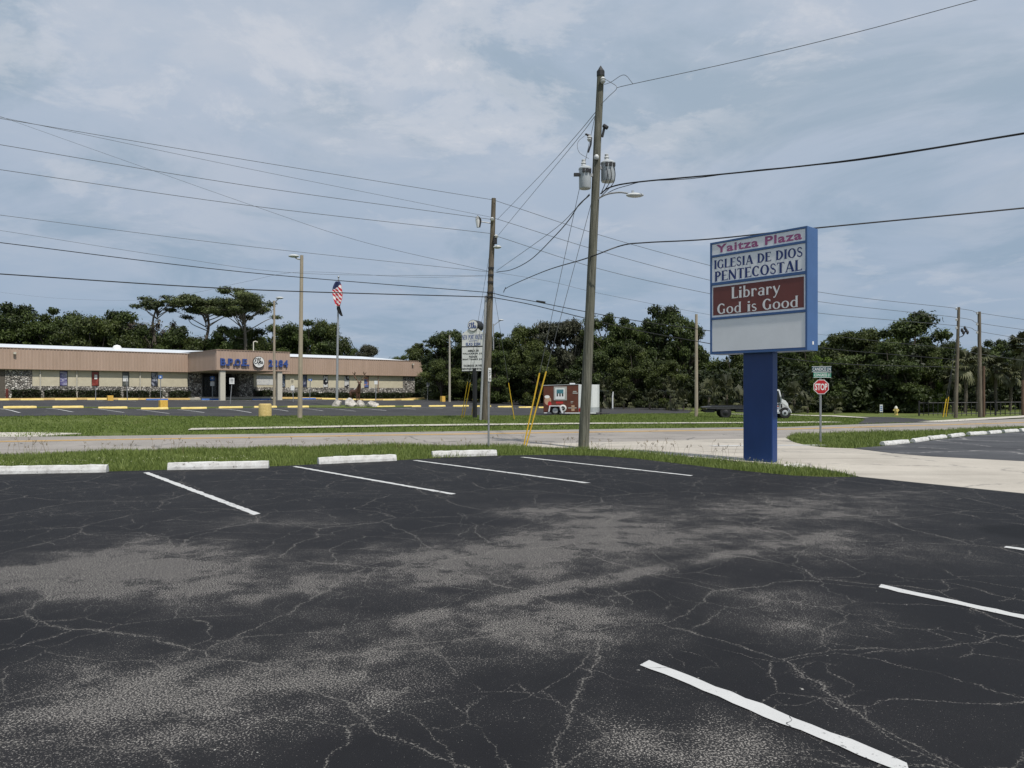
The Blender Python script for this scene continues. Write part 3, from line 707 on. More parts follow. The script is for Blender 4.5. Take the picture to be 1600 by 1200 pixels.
def serif(s, o, u, w, width, height, name, mat, parent, depth=.004, gap=.05):
    """text of stroke glyphs, cap height = height, fitted to width, centred at o on its baseline"""
    adv = sum(GL[c][0] + gap for c in s) - gap; sx = width / adv; n = u.cross(w).normalized(); o = Vector(o) - u * width / 2; mb = MB(); x = 0; layer = 0
    def quad(p):
        nonlocal layer
        layer += 1; d = depth + (layer % 9) * .00035
        mb.add([o + u * ((x + a) * sx) + w * (b * height) + n * d for a, b in p], [tuple(range(len(p)))])
    for c in s:
        for k in GL[c][1]:
            if k[0] == 's':
                _, cx, y0, y1, wd = k; h = wd / 2; f = h * 1.42; e = .07
                quad([(cx - f, y0), (cx + f, y0), (cx + h, y0 + e), (cx - h, y0 + e)]); quad([(cx - h, y0 + e), (cx + h, y0 + e), (cx + h, y1 - e), (cx - h, y1 - e)]); quad([(cx - h, y1 - e), (cx + h, y1 - e), (cx + f, y1), (cx - f, y1)])
            elif k[0] == 'l':
                _, x0, y0, x1, y1, wd = k; d = Vector((x1 - x0, y1 - y0)).normalized(); q = Vector((-d.y, d.x)) * wd / 2
                quad([(x0 + q.x, y0 + q.y), (x0 - q.x, y0 - q.y), (x1 - q.x, y1 - q.y), (x1 + q.x, y1 + q.y)])
            else:
                _, cx, cy, rx, ry, a0, a1, th, tn = k; m_ = max(6, int(abs(a1 - a0) / 18)); pr = None; layer += 1; d = depth + (layer % 9) * .00035; vs = []
                for i in range(m_ + 1):
                    a = R(a0 + (a1 - a0) * i / m_); wd = tn + (th - tn) * abs(math.cos(a)) ** 1.5; nx, ny = math.cos(a), math.sin(a)
                    vs += [(cx + rx * nx + nx * wd / 2, cy + ry * ny + ny * wd / 2), (cx + rx * nx - nx * wd / 2, cy + ry * ny - ny * wd / 2)]
                mb.add([o + u * ((x + a) * sx) + w * (b * height) + n * d for a, b in vs], [(2 * i, 2 * i + 1, 2 * i + 3, 2 * i + 2) for i in range(m_)])
        x += GL[c][0] + gap
        if mb.v: mb.build(name, mat, parent)
        mb = MB()
SCRIPT = [[(.30, .72), (.20, .80), (.08, .74), (.08, .62), (.18, .56), (.04, .46), (.03, .30), (.14, .24), (.28, .32)],      # E
          [(.28, .32), (.42, .62), (.44, .84), (.37, .80), (.36, .45), (.42, .26), (.50, .34)],                               # l
          [(.50, .34), (.62, .66), (.65, .86), (.58, .80), (.55, .28)], [(.56, .42), (.68, .54), (.72, .46), (.60, .42), (.70, .27), (.78, .34)],   # k
          [(.78, .34), (.86, .54), (.84, .44), (.93, .36), (.88, .26), (.76, .27)]]                                           # s
def script_word(o, u, w, size, name, mat, parent, depth=.01, r=.034):
    n = u.cross(w).normalized(); mb = MB()
    for k, s in enumerate(SCRIPT):
        pts = arc_pts([Vector((a, b, 0)) for a, b in s], 5); vs = []; d = depth + k * .0006
        for i, p in enumerate(pts):
            t = (pts[min(i + 1, len(pts) - 1)] - pts[max(i - 1, 0)]).normalized(); q = Vector((-t.y, t.x, 0)) * r
            for e in (p + q, p - q): vs.append(Vector(o) + u * ((e.x - .5) * size) + w * ((e.y - .5) * size) + n * d)
        mb.add(vs, [(2 * i, 2 * i + 1, 2 * i + 3, 2 * i + 2) for i in range(len(pts) - 1)])
    return mb.build(name, mat, parent)

# ================================================================== THE LODGE
pm('tan metal', (.38, .275, .21), .55, .12, 1.2, stretch=(1, 1, .15), col2=(.45, .33, .26))
pm('tan trim', (.33, .24, .18), .6, .1)
pm('white roof metal', (.62, .65, .68), .5, .08, .8, stretch=(1, 1, 1))
pm('beige wall', (.52, .47, .35), .8, .08, 2.0, .15, col2=(.60, .55, .41))
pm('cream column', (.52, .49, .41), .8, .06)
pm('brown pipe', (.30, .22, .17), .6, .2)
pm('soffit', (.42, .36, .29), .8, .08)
pm('entry glass', (.012, .013, .016), .12, .2)
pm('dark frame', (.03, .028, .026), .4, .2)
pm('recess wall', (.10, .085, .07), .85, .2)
pm('sign blue', (.035, .075, .26), .45, .1)
pm('sign white', (.74, .74, .72), .5, .06)
pm('ink black', (.012, .012, .014), .5, .1)
pm('flagstone path', (.42, .38, .33), .85, .12)
def stone():
    m, nt, N, L, b, pos, mth, noise, smooth, mix, vadd, voro = ground_nodes('rubble stone')
    n0 = N('ShaderNodeTexNoise'); n0.inputs['Scale'].default_value = 2.2; L(pos, n0.inputs['Vector'])
    s = N('ShaderNodeVectorMath'); s.operation = 'MULTIPLY_ADD'; L(n0.outputs['Color'], s.inputs[0]); s.inputs[1].default_value = (.25, .25, .25); L(pos, s.inputs[2])
    e = N('ShaderNodeTexVoronoi'); e.feature = 'DISTANCE_TO_EDGE'; e.inputs['Scale'].default_value = 4.6; L(s.outputs[0], e.inputs['Vector'])
    c = N('ShaderNodeTexVoronoi'); c.inputs['Scale'].default_value = 4.6; L(s.outputs[0], c.inputs['Vector'])
    sp = N('ShaderNodeSeparateColor'); L(c.outputs['Color'], sp.inputs[0])
    r = N('ShaderNodeValToRGB'); el = r.color_ramp.elements; el[0].color = (.13, .12, .105, 1); el[1].color = (.72, .69, .63, 1); el.new(.55).color = (.40, .37, .33, 1); L(sp.outputs[0], r.inputs[0])
    col = mix(smooth(e.outputs['Distance'], .085, .03), r.outputs[0], (.028, .026, .024))
    L(col, b.inputs['Base Color']); b.inputs['Roughness'].default_value = .85
    bpn = N('ShaderNodeBump'); bpn.inputs['Strength'].default_value = 1; bpn.inputs['Distance'].default_value = .06; L(smooth(e.outputs['Distance'], .02, .2), bpn.inputs['Height']); L(bpn.outputs[0], b.inputs['Normal'])
stone()
def poster(name, stops, scale, stretch=(1, 1, 1), det=3):
    m, nt, N, L, b = nodes_of(name); tc = N('ShaderNodeTexCoord'); mp = N('ShaderNodeMapping'); mp.inputs['Scale'].default_value = stretch; L(tc.outputs['Object'], mp.inputs[0])
    n = N('ShaderNodeTexNoise'); n.inputs['Scale'].default_value = scale; n.inputs['Detail'].default_value = det; L(mp.outputs[0], n.inputs['Vector'])
    r = N('ShaderNodeValToRGB'); r.color_ramp.interpolation = 'CONSTANT'; e = r.color_ramp.elements
    while len(e) < len(stops): e.new(.5)
    for k, (p, c) in enumerate(stops): e[k].position = p; e[k].color = (*c, 1)
    L(n.outputs['Fac'], r.inputs[0]); L(r.outputs[0], b.inputs['Base Color']); b.inputs['Roughness'].default_value = .35; MATS[name] = m
poster('poster violet clouds', [(0, (.10, .09, .22)), (.42, (.22, .21, .36)), (.52, (.42, .42, .50)), (.6, (.14, .13, .30))], 1.6, (1, 1, 2.2))
poster('poster red', [(0, (.20, .035, .025)), (.48, (.28, .055, .04)), (.62, (.42, .25, .2))], 2.0)
poster('poster grey field', [(0, (.09, .10, .09)), (.5, (.15, .15, .13)), (.62, (.06, .07, .06))], 2.2)
poster('poster eagle grey', [(0, (.03, .035, .05)), (.46, (.12, .13, .18)), (.54, (.34, .36, .42)), (.62, (.05, .055, .08))], 2.3)
poster('poster navy', [(0, (.03, .035, .07)), (.5, (.10, .11, .17)), (.6, (.30, .30, .34))], 2.0)
poster('poster ball', [(0, (.62, .62, .60)), (.47, (.62, .62, .60)), (.53, (.015, .015, .02))], 2.8, det=0)
poster('poster white blots', [(0, (.58, .58, .56)), (.52, (.58, .58, .56)), (.58, (.04, .04, .05))], 2.2, det=1)
poster('poster sunset', [(0, (.10, .14, .32)), (.48, (.14, .2, .42)), (.52, (.48, .22, .12)), (.6, (.6, .42, .3))], 1.8)
poster('poster photo', [(0, (.05, .07, .10)), (.48, (.2, .24, .30)), (.58, (.06, .06, .06))], 2.4)
poster('banner print', [(0, (.62, .62, .60)), (.55, (.62, .62, .60)), (.60, (.20, .20, .30)), (.64, (.62, .62, .6))], 3.0, (1, 1, 5))

ZS, ZT = 4.09, 6.16
t1 = tb(294); _a, _b = 0.0, 20.0
for _ in range(40):
    _m = (_a + _b) / 2; q = bp(t1, _m, 0)
    if 800 + FPX * q.x / q.y < 338: _a = _m
    else: _b = _m
PJ = _a; t2 = tb(453, PJ); TE = tb(660)
print('LODGE projection', round(PJ, 2), 't1', round(t1, 2), 't2', round(t2, 2), 'TE', round(TE, 2), 'p2', 800 + FPX * bp(t2, 0).x / bp(t2, 0).y)
lodge = empty('lodge_building', bp(20, -8), 'long low lodge with tan ribbed fascia, stone base and white roof', 'building')
def ribbed(t0, ta, off, z0, z1, name='fascia'):
    """corrugated metal band along u at offset off"""
    mb = MB(); prof = []; t = t0; p_ = .31
    while t < ta - .01:
        for dt, d in ((0, 0), (.19, 0), (.215, .035), (.285, .035)): 
            if t + dt < ta: prof.append((t + dt, off + d))
        t += p_
    prof.append((ta, off)); k = len(prof)
    for z in (z0, z1): mb.v += [bp(a, b, z) for a, b in prof]
    mb.f = [(i, i + 1, i + 1 + k, i + k) for i in range(k - 1)]
    mb.obox(B0, U, NB, UP, (t0, ta), (off - .22, off - .005), (z0 + .01, z1 - .01))
    return mb.build(name, 'tan metal', lodge)
def ribbed_side(t, o0, o1, z0, z1):
    mb = MB(); prof = []; o = o0; p_ = .31
    while o < o1 - .01:
        for dt, d in ((0, 0), (.19, 0), (.215, .035), (.285, .035)):
            if o + dt < o1: prof.append((t - d, o + dt))
        o += p_
    prof.append((t, o1)); k = len(prof)
    for z in (z0, z1): mb.v += [bp(a, b, z) for a, b in prof]
    mb.f = [(i, i + 1, i + 1 + k, i + k) for i in range(k - 1)]
    mb.obox(B0, U, NB, UP, (t + .005, t + .2), (o0, o1), (z0 + .01, z1 - .01))
    return mb.build('fascia', 'tan metal', lodge)
ribbed(-9, t1, 0, ZS, ZT); ribbed(t1 + .2, t2, PJ, ZS, ZT); ribbed_side(t1, .03, PJ + .02, ZS, ZT); ribbed(t2, TE, 0, ZS, ZT)
def part(name, mat, a, b, c, bevel=0.0, label=None, parent=None): return MB().obox(B0, U, NB, UP, a, b, c).build(name, mat, parent or lodge, bevel=bevel, label=label)
for a, b, o in ((-9, t1, 0), (t2, TE, 0), (t1 + .2, t2, PJ)):
    part('fascia_trim', 'tan trim', (a, b), (o - .24, o + .06), (ZT, ZT + .07)); part('fascia_trim', 'tan trim', (a, b), (o - .24, o + .05), (ZS - .06, ZS))
part('fascia_trim', 'tan trim', (t1 - .06, t1 + .199), (.061, PJ + .06), (ZT, ZT + .07)); part('fascia_trim', 'tan trim', (t1 - .05, t1 + .199), (.051, PJ + .05), (ZS - .06, ZS))
part('fascia_return', 'tan metal', (TE - .2, TE), (-2, -.23), (ZS, ZT))
# roof
mb = MB(); RZ = 7.35; a0, a1 = -9, TE - .1; r1 = tb(566, -14)
ev = lambda t, o: bp(t, o, ZT - .03)
mb.add([ev(a0, -.25), ev(a1, -.25), ev(a1, -27), ev(a0, -27), bp(a0, -14, RZ), bp(r1, -14, RZ)], [(0, 1, 5, 4), (1, 2, 5), (2, 3, 4, 5), (0, 4, 3)])
roof = mb.build('roof', 'white roof metal', lodge)
mb = MB(); mb.add([bp(t1 + .1, PJ - .25, ZT - .03), bp(t2 - .1, PJ - .25, ZT - .03), bp(t2 - .1, -3.5, ZT + .32), bp(t1 + .1, -3.5, ZT + .32)], [(0, 1, 2, 3)]); mb.build('entrance_roof', 'white roof metal', lodge)
MB().lathe(bp(tb(183, -10), -10, 6.9), [(.5, -.2), (.5, .25), (.35, .5), (.02, .6)], 14).build('roof_vent', 'sign white', roof, smooth=True)
MB().tube([bp(tb(396, -6), -6, 6.4), bp(tb(396, -6), -6, 8.3)], .06, 6).tube([bp(tb(396, -6), -6, 8.3), bp(tb(396, -6) + .3, -6, 8.42), bp(tb(396, -6) + .55, -6, 8.3)], .06, 6).build('roof_pipe', 'cream column', roof)
# soffits and walls
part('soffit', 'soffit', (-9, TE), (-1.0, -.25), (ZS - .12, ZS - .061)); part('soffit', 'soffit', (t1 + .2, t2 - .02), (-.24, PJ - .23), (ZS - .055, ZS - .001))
WO = -.38
zg = lambda t: bp(t, WO).z - .15
SB = 1.28
def wall_run(pa, pb, mat, name, z0=None, z1=None, o=WO, th=.3):
    ta, tb_ = tb(pa, o), tb(pb, o); return part(name, mat, (ta, tb_), (o - th, o), (z0 if z0 is not None else zg((ta + tb_) / 2) - .3, z1 if z1 is not None else ZS - .121))
wall_run(8, 50, 'rubble stone', 'stone_pier', o=WO + .04); wall_run(294, 316, 'rubble stone', 'stone_pier', o=WO + .04); wall_run(374, 396, 'rubble stone', 'stone_pier', o=WO + .04); wall_run(630, 648, 'rubble stone', 'stone_pier', o=WO + .04)
ZW = 1.06 + SB
for a, b in ((50.5, 293.5), (396.5, 629.5)): wall_run(a, b, 'rubble stone', 'stone_base', z1=ZW, o=WO + .03)
wins_l = [(93, 106, 'poster violet clouds'), (143, 155, 'poster red'), (191, 202, 'poster grey field'), (236, 247, 'poster eagle grey')]
wins_r = [(438, 446, 'poster photo'), (473, 480, 'poster navy'), (505, 513, 'poster ball'), (538, 546, 'poster white blots'), (569, 576.5, 'poster sunset')]
for (p0, p1), ws in (((50.5, 293.5), wins_l), ((396.5, 629.5), wins_r)):
    x = p0
    for a, b, mt in ws + [(p1, p1, None)]:
        wall_run(x, a, 'beige wall', 'wall_panel', z0=ZW + .001)
        if mt:
            ta, tb_ = tb(a, WO), tb(b, WO); w = part('window', 'dark frame', (ta + .002, tb_ - .002), (WO - .3, WO - .1), (ZW + .002, ZS - .125))
            part('window_poster', mt, (ta + .06, tb_ - .06), (WO - .099, WO - .06), (ZW + .08, ZS - .2), parent=w)
        x = b
# papers taped on two windows
for a, b, y0, y1 in ((147.5, 152, 585.5, 592.5), (192, 200, 587, 596)):
    o = WO - .02; ta, tb_ = tb(a, o), tb(b, o); Yd = bp((ta + tb_) / 2, o).y
    part('paper_notice', 'sign white', (ta, tb_), (o - .01, o), (CAM_H + (HZ - y1) / FPX * Yd, CAM_H + (HZ - y0) / FPX * Yd))
ta = tb(63, -.5)
for px in (63, 120, 219, 591):
    t = tb(px, WO + .1); MB().tube([bp(t, WO + .1, .9), bp(t, WO + .1, ZS - .121)], .075, 8).build('downpipe', 'cream column' if px != 591 else 'brown pipe', lodge)
for px in (9.5, 14): MB().tube([bp(tb(px, -.6), -.6, .9), bp(tb(px, -.6), -.6, ZS - .121)], .09, 8).build('downpipe', 'brown pipe', lodge)
MB().tube([bp(tb(11, -.2), -.2, .9), bp(tb(11, -.2), -.2, 1.9), bp(tb(11, -.2), -.5, 2.0)], .13, 8).build('standpipe', pm('red oxide pipe', (.12, .025, .02), .6), lodge)
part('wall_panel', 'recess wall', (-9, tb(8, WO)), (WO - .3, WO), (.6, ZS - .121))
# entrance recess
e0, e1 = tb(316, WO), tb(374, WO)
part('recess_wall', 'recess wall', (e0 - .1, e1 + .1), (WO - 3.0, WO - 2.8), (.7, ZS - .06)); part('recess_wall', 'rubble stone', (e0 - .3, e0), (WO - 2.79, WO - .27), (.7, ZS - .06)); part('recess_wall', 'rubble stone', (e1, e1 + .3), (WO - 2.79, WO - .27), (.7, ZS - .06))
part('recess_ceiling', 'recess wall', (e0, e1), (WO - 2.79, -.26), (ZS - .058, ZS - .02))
part('entrance_floor', 'flagstone path', (t1 - .4, t2 + .3), (WO - 2.79, 3.88), (.8, 1.16))
nd = 5; dw = (e1 - e0 - .3) / nd
for i in range(nd):
    a = e0 + .15 + i * dw
    d = part('door', 'dark frame', (a + .02, a + dw - .02), (WO - 2.78, WO - 2.70), (1.165, 3.7))
    part('glass', 'entry glass', (a + .12, a + dw - .12), (WO - 2.69, WO - 2.67), (1.4, 3.55), parent=d)
    MB().tube([bp(a + dw - .16, WO - 2.62, 2.0), bp(a + dw - .16, WO - 2.62, 2.5)], .025, 6).build('handle', pm('steel', (.45, .45, .45), .35, metal=.8), d)
for px in (347, 436):
    t = tb(px, PJ - .35) ; part('column', 'cream column', (t - .27, t + .27), (PJ - .62, PJ - .08), (.8, ZS - .061), .02)
# banner on the entrance wall
ta, tb_ = tb(401, WO + .05), tb(430, WO + .05); part('banner', 'banner print', (ta, tb_), (WO + .01, WO + .03), (ZW + .3, ZW + 1.45))
# letters
tl = lambda px: tb(px, PJ + .06)
def yz(py, px, off): return CAM_H + (HZ - py) / FPX * bp(tb(px, off), off, 0).y
pxs = [(344, 352.3, 'B'), (356, 363.5, 'P'), (366.5, 375.5, 'O'), (378.5, 385.5, 'E')]
zb, zt = yz(571.6, 365, PJ), yz(560.4, 365, PJ)
for a, b, ch in pxs:
    put_text(ch, bp(tl(a), PJ + .06, zb), U, UP, tl(b) - tl(a), zt - zb, 'letter', 'sign blue', lodge, .14, .035, mid=False)
    part('letter_dot', 'sign blue', (tl(b) + .06, tl(b) + .24), (PJ + .05, PJ + .19), (zb, zb + .18))
zb, zt = yz(573.6, 435, PJ), yz(562.4, 435, PJ)
for a, b, ch in [(419.3, 425.6, '2'), (427, 433.5, '2'), (435, 441.5, '8'), (442.6, 449.5, '4')]:
    put_text(ch, bp(tl(a), PJ + .06, zb), U, UP, tl(b) - tl(a), zt - zb, 'letter', 'sign blue', lodge, .14, .035, mid=False)
ec = bp(tl(403.6), PJ + .06, yz(565.8, 403, PJ)); er = 8.9 / FPX * ec.y
def disc(c, u, w, r, n, t, name, mat, parent, seg=32):
    return MB().prism([c + u * (r * math.cos(a)) + w * (r * math.sin(a)) for a in np.linspace(0, 2 * math.pi, seg + 1)[:-1]], n * t).build(name, mat, parent)
em = disc(ec, U, UP, er, NB, .18, 'round_emblem', 'ink black', lodge); disc(ec + NB * .181, U, UP, er * .93, NB, .02, 'emblem_face', 'sign white', em)
script_word(ec + NB * .21 + UP * .08, U, UP, er * 1.6, 'emblem_script', 'ink black', em)
put_text('USA', ec + NB * .205 - UP * er * .55, U, UP, er * .5, er * .17, 'emblem_word', 'ink black', em, .006, .01)
for px, py in ((23, 553.5), (645, 570.5)):
    t = tb(px, .1); part('floodlight', 'cream column', (t - .12, t + .12), (.04, .3), (yz(py, px, .1), yz(py, px, .1) + .22))
# rest of the left wing

# ================================================================== PLAZA SIGN
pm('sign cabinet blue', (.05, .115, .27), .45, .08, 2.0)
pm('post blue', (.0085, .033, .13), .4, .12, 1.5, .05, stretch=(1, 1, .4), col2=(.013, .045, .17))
pm('panel white', (.84, .84, .85), .5, .04, 1.5)
pm('panel blank', (.82, .82, .82), .5, .06, 1.2)
pm('panel maroon', (.16, .042, .034), .5, .1, 2)
pm('letter magenta', (.33, .085, .21), .5, .08); pm('letter navy', (.012, .032, .16), .5, .08); pm('letter white', (.82, .80, .78), .5, .05)
SL = Vector((6.33, 15.75, 0)); SD = Vector((-.66, .75, 0)).normalized(); SU = -SD; SN = Vector((SU.y, -SU.x, 0))   # SD from the right edge to the left; SU left to right
if SN.y > 0: SN = -SN
SWD, STH, SZ0, SZ1 = 2.41, .456, 2.48, 5.14
S0 = SL + SD * SWD                                # left front corner
psign = empty('plaza_sign', GY(1187, 16.75), 'blue pylon sign with four stacked panels reading Yaitza Plaza', 'sign')
sp = lambda a, z, d=0.0: S0 + SU * a + SN * d + UP * z
cab = MB().obox(S0, SU, SN, UP, (0, SWD), (-STH, 0), (SZ0, SZ1)).build('cabinet', 'sign cabinet blue', psign, bevel=.012)
fr = .045
for a, b, c, d in ((0, SWD, SZ1 - fr, SZ1), (0, SWD, SZ0, SZ0 + fr), (0, fr, SZ0 + fr, SZ1 - fr), (SWD - fr, SWD, SZ0 + fr, SZ1 - fr)):
    MB().obox(S0, SU, SN, UP, (a + .002, b - .002), (.0, .025), (c + .001, d - .001)).build('frame', 'sign cabinet blue', cab)
HH = SZ1 - SZ0; fz = lambda f: SZ1 - f * HH
rows = [(.018, .114, 'panel white'), (.136, .36, 'panel white'), (.386, .67, 'panel white'), (.693, .975, 'panel blank')]
panels = []
for i, (a, b, mt) in enumerate(rows):
    panels.append(MB().obox(S0, SU, SN, UP, (fr + .004, SWD - fr - .004), (.001, .012), (fz(b), fz(a))).build('panel', mt, psign))
    if i: 
        q0, q1 = rows[i - 1][1], a
        MB().obox(S0, SU, SN, UP, (fr + .003, SWD - fr - .003), (.001, .028), (fz(q1) + .004, fz(q0) - .004)).build('divider', 'sign cabinet blue', cab)
mar = MB().obox(S0, SU, SN, UP, (fr + .035, SWD - fr - .035), (.0125, .015), (fz(.67) + .045, fz(.386) - .045)).build('panel_field', 'panel maroon', panels[2])
put_text('Yaitza Plaza', sp(SWD / 2 + .02, fz(.101), .0125), SU, UP, 2.12, .195, 'letter', 'letter magenta', panels[0], .004, .026, 1.1, gap=0)
serif('IGLESIA DE DIOS', sp(SWD / 2, fz(.241), .012), SU, UP, 2.2, .21, 'letter', 'letter navy', panels[1])
serif('PENTECOSTAL', sp(SWD / 2, fz(.352), .012), SU, UP, 2.16, .235, 'letter', 'letter navy', panels[1])
serif('Library', sp(SWD / 2 - .02, fz(.519), .0155), SU, UP, 1.22, .265, 'letter', 'letter white', panels[2])
serif('God is Good', sp(SWD / 2, fz(.645), .0155), SU, UP, 2.02, .245, 'letter', 'letter white', panels[2])
# post with chamfered front edges
pa, pb, pf = SWD / 2 - .39, SWD / 2 + .345, -.08
ch = .014
prof = [(pa, pf - .21), (pa, pf - ch), (pa + ch, pf), (pb - ch, pf), (pb, pf - ch), (pb, pf - .21)]
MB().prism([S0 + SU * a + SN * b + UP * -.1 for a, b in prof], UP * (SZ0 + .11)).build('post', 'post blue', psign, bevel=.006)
MB().obox(S0, SU, SN, UP, (SWD + .0005, SWD + .004), (-.26, -.20), (SZ0 + .13, SZ0 + .2)).build('sticker', 'sign white', cab)
# pale broken concrete beside the post
pm('pale rubble', (.52, .50, .47), .9, .2, 20, .5, 60)
def rock(c, r, seed, name, mat, parent=None, label=None, cat=None, group=None, squash=.7):
    bm = bmesh.new(); bmesh.ops.create_icosphere(bm, subdivisions=3, radius=1); rg = random.Random(seed)
    sh = [(Vector((rg.gauss(0, 1), rg.gauss(0, 1), rg.gauss(0, 1))).normalized(), rg.uniform(.55, .9)) for _ in range(14)]
    from mathutils import noise as mn
    for v in bm.verts:
        d = v.co.normalized(); k = 1.0
        for n, t in sh:
            e = d.dot(n)
            if e > t: k = min(k, t / e)
        k *= 1 + .13 * mn.noise(d * 2.2 + Vector((seed, 0, 0))) + .05 * mn.noise(d * 7 + Vector((seed, 3, 0)))
        v.co = Vector((d.x * r[0], d.y * r[1], d.z * r[2])) * k
        if v.co.z < -r[2] * .45: v.co.z = -r[2] * .45
    me = bpy.data.meshes.new(name); bm.to_mesh(me); bm.free(); me.materials.append(MATS[mat]); o = bpy.data.objects.new(name, me); C.objects.link(o)
    o.location = Vector(c) + UP * r[2] * .40; o.parent = parent
    return tag(o, label, cat, group)
rock(G(1242, 729), (.30, .13, .05), 3, 'concrete_rubble', 'pale rubble', None, 'flat pale lump of broken concrete beside the blue sign post', 'rubble')

# ================================================================== POLES
def wood(name, a, b, seed):
    m, nt, N, L, bs = nodes_of(name); tc = N('ShaderNodeTexCoord'); mp = N('ShaderNodeMapping'); mp.inputs['Scale'].default_value = (14, 14, .7); L(tc.outputs['Object'], mp.inputs[0])
    n = N('ShaderNodeTexNoise'); n.inputs['Scale'].default_value = 1.6; n.inputs['Detail'].default_value = 8; n.inputs['Roughness'].default_value = .7; L(mp.outputs[0], n.inputs['Vector'])
    n2 = N('ShaderNodeTexNoise'); n2.inputs['Scale'].default_value = .8; n2.inputs['Detail'].default_value = 3; L(tc.outputs['Object'], n2.inputs['Vector'])
    r = N('ShaderNodeValToRGB'); e = r.color_ramp.elements; e[0].position = .34; e[1].position = .66; e[0].color = (*a, 1); e[1].color = (*b, 1); L(n.outputs['Fac'], r.inputs[0])
    mx = N('ShaderNodeMix'); mx.data_type = 'RGBA'; mx.blend_type = 'MULTIPLY'; L(n2.outputs['Fac'], mx.inputs[0]); L(r.outputs[0], mx.inputs[6]); mx.inputs[7].default_value = (.75, .8, .7, 1)
    L(mx.outputs[2], bs.inputs['Base Color']); bs.inputs['Roughness'].default_value = .9; bs.inputs['Specular IOR Level'].default_value = .2
    bpn = N('ShaderNodeBump'); bpn.inputs['Strength'].default_value = .8; bpn.inputs['Distance'].default_value = .02; L(n.outputs['Fac'], bpn.inputs['Height']); L(bpn.outputs[0], bs.inputs['Normal']); MATS[name] = m
wood('green grey pole wood', (.062, .061, .050), (.225, .216, .182), 1); wood('weathered pole wood', (.085, .068, .052), (.235, .20, .165), 2); wood('red brown pole wood', (.09, .055, .038), (.2, .13, .10), 3)
pm('transformer grey', (.42, .45, .47), .45, .06, 3); pm('porcelain', (.55, .56, .56), .3, .05); pm('black hardware', (.02, .02, .022), .5, .2); pm('galvanised', (.38, .39, .40), .45, .15, 12, metal=.3)
pm('lamp housing', (.50, .52, .52), .5, .08); pm('cable black', (.012, .012, .013), .6, .1); pm('cable grey', (.10, .105, .11), .5, .1); pm('yellow guard', (.75, .47, .03), .5, .08)
pm('concrete pole', (.34, .29, .22), .85, .12, 3, .2, 40, stretch=(1, 1, .5)); pm('pale concrete pole', (.40, .37, .31), .85, .12, 3, .2, 40)
pm('pole cap', (.015, .016, .018), .6, .1)
def pole_mesh(mb, a, b, r0, r1, n=14, rings=12, seed=0):
    rg = random.Random(seed); a, b = Vector(a), Vector(b)
    pts = [a.lerp(b, i / rings) + Vector((rg.uniform(-.008, .008), rg.uniform(-.008, .008), 0)) * (0 < i < rings) for i in range(rings + 1)]
    return mb.tube(pts, [r0 + (r1 - r0) * i / rings for i in range(rings + 1)], n)
# --- the near pole with two transformers and a street light
pA = GY(911, 20.9); pT = W(938.5, 116, 20.9); pA.z = -.04
main = empty('utility_pole', pA, 'tall weathered grey-green utility pole with two grey transformers and a street lamp', 'utility pole')
pole_mesh(MB(), pA - UP * .3, pT, .155, .098, seed=2).build('pole_shaft', 'green grey pole wood', main, smooth=True)
mp_ = lambda py: pA.lerp(pT, (700 - py) / (700 - 116))
MB().lathe(pT - UP * .06, [(.112, 0), (.112, .14), (.07, .2), (.01, .30)], 14).build('pole_cap', 'pole cap', main)
def transformer(px, py0, py1, rad, dy):
    c = W(px, py1, 20.9 + dy); h = (py1 - py0) / FPX * 20.9
    b = MB().lathe(c, [(rad * .92, 0), (rad, .03), (rad, h - .06), (rad * 1.06, h - .05), (rad * 1.06, h - .01), (rad * .8, h + .04), (.02, h + .06)], 18).build('transformer', 'transformer grey', main, smooth=True)
    MB().lathe(c + Vector((-.04, 0, h + .03)), [(.05, 0), (.075, .04), (.05, .07), (.075, .11), (.05, .14), (.06, .2), (.03, .22)], 10).build('bushing', 'porcelain', b, smooth=True)
    for k in range(3):
        q = c + Vector((rad * math.cos(-1.9 + .6 * k), rad * math.sin(-1.9 + .6 * k), h * .82)); MB().box(q, (.07, .1, .1)).build('terminal', 'black hardware', b)
    q = mp_((py0 + py1) / 2); d = Vector((q.x - c.x, q.y - c.y, 0)); MB().box(c + d * .5 + UP * h * .7, (max(.1, d.length), .06, .08), math.atan2(d.y, d.x)).build('bracket', 'galvanised', b)
    return b
transformer(914, 263, 295, .17, -.12); transformer(950, 254, 284, .20, .1)
MB().box(W(901, 273, 20.7), (.16, .09, .08)).build('tap_switch', 'black hardware', main)
MB().tube([W(945, 196, 20.8), W(941, 214, 20.8)], .035, 8).tube([W(943, 196, 20.8), W(949, 200, 20.75)], .055, 8).build('cutout_switch', 'black hardware', main)
MB().lathe(W(921, 218, 20.8), [(.04, -.05), (.07, 0), (.04, .03), (.07, .06), (.04, .1)], 10).build('arrester', 'porcelain', main, smooth=True)
MB().tube([W(922, 212, 20.8), W(915, 209, 20.8), W(924, 216, 20.8), W(923, 226, 20.8), W(919, 238, 20.8)], .03, 6).build('fuse_holder', 'black hardware', main)
MB().lathe(W(932, 249, 20.75), [(.05, 0), (.07, .03), (.07, .09), (.04, .13)], 10).build('insulator', 'porcelain', main, smooth=True)
MB().lathe(W(942, 127, 20.75), [(.05, -.05), (.08, 0), (.05, .03), (.08, .06), (.03, .12)], 10).build('insulator', 'porcelain', main, smooth=True)
MB().tube(arc_pts([mp_(316), W(937, 309, 20.8), W(950, 303, 20.7), W(968, 300.5, 20.6), W(981, 302, 20.5)], 5), .026, 8).build('lamp_arm', 'galvanised', main, smooth=True)
lampc = W(992, 305, 20.45)
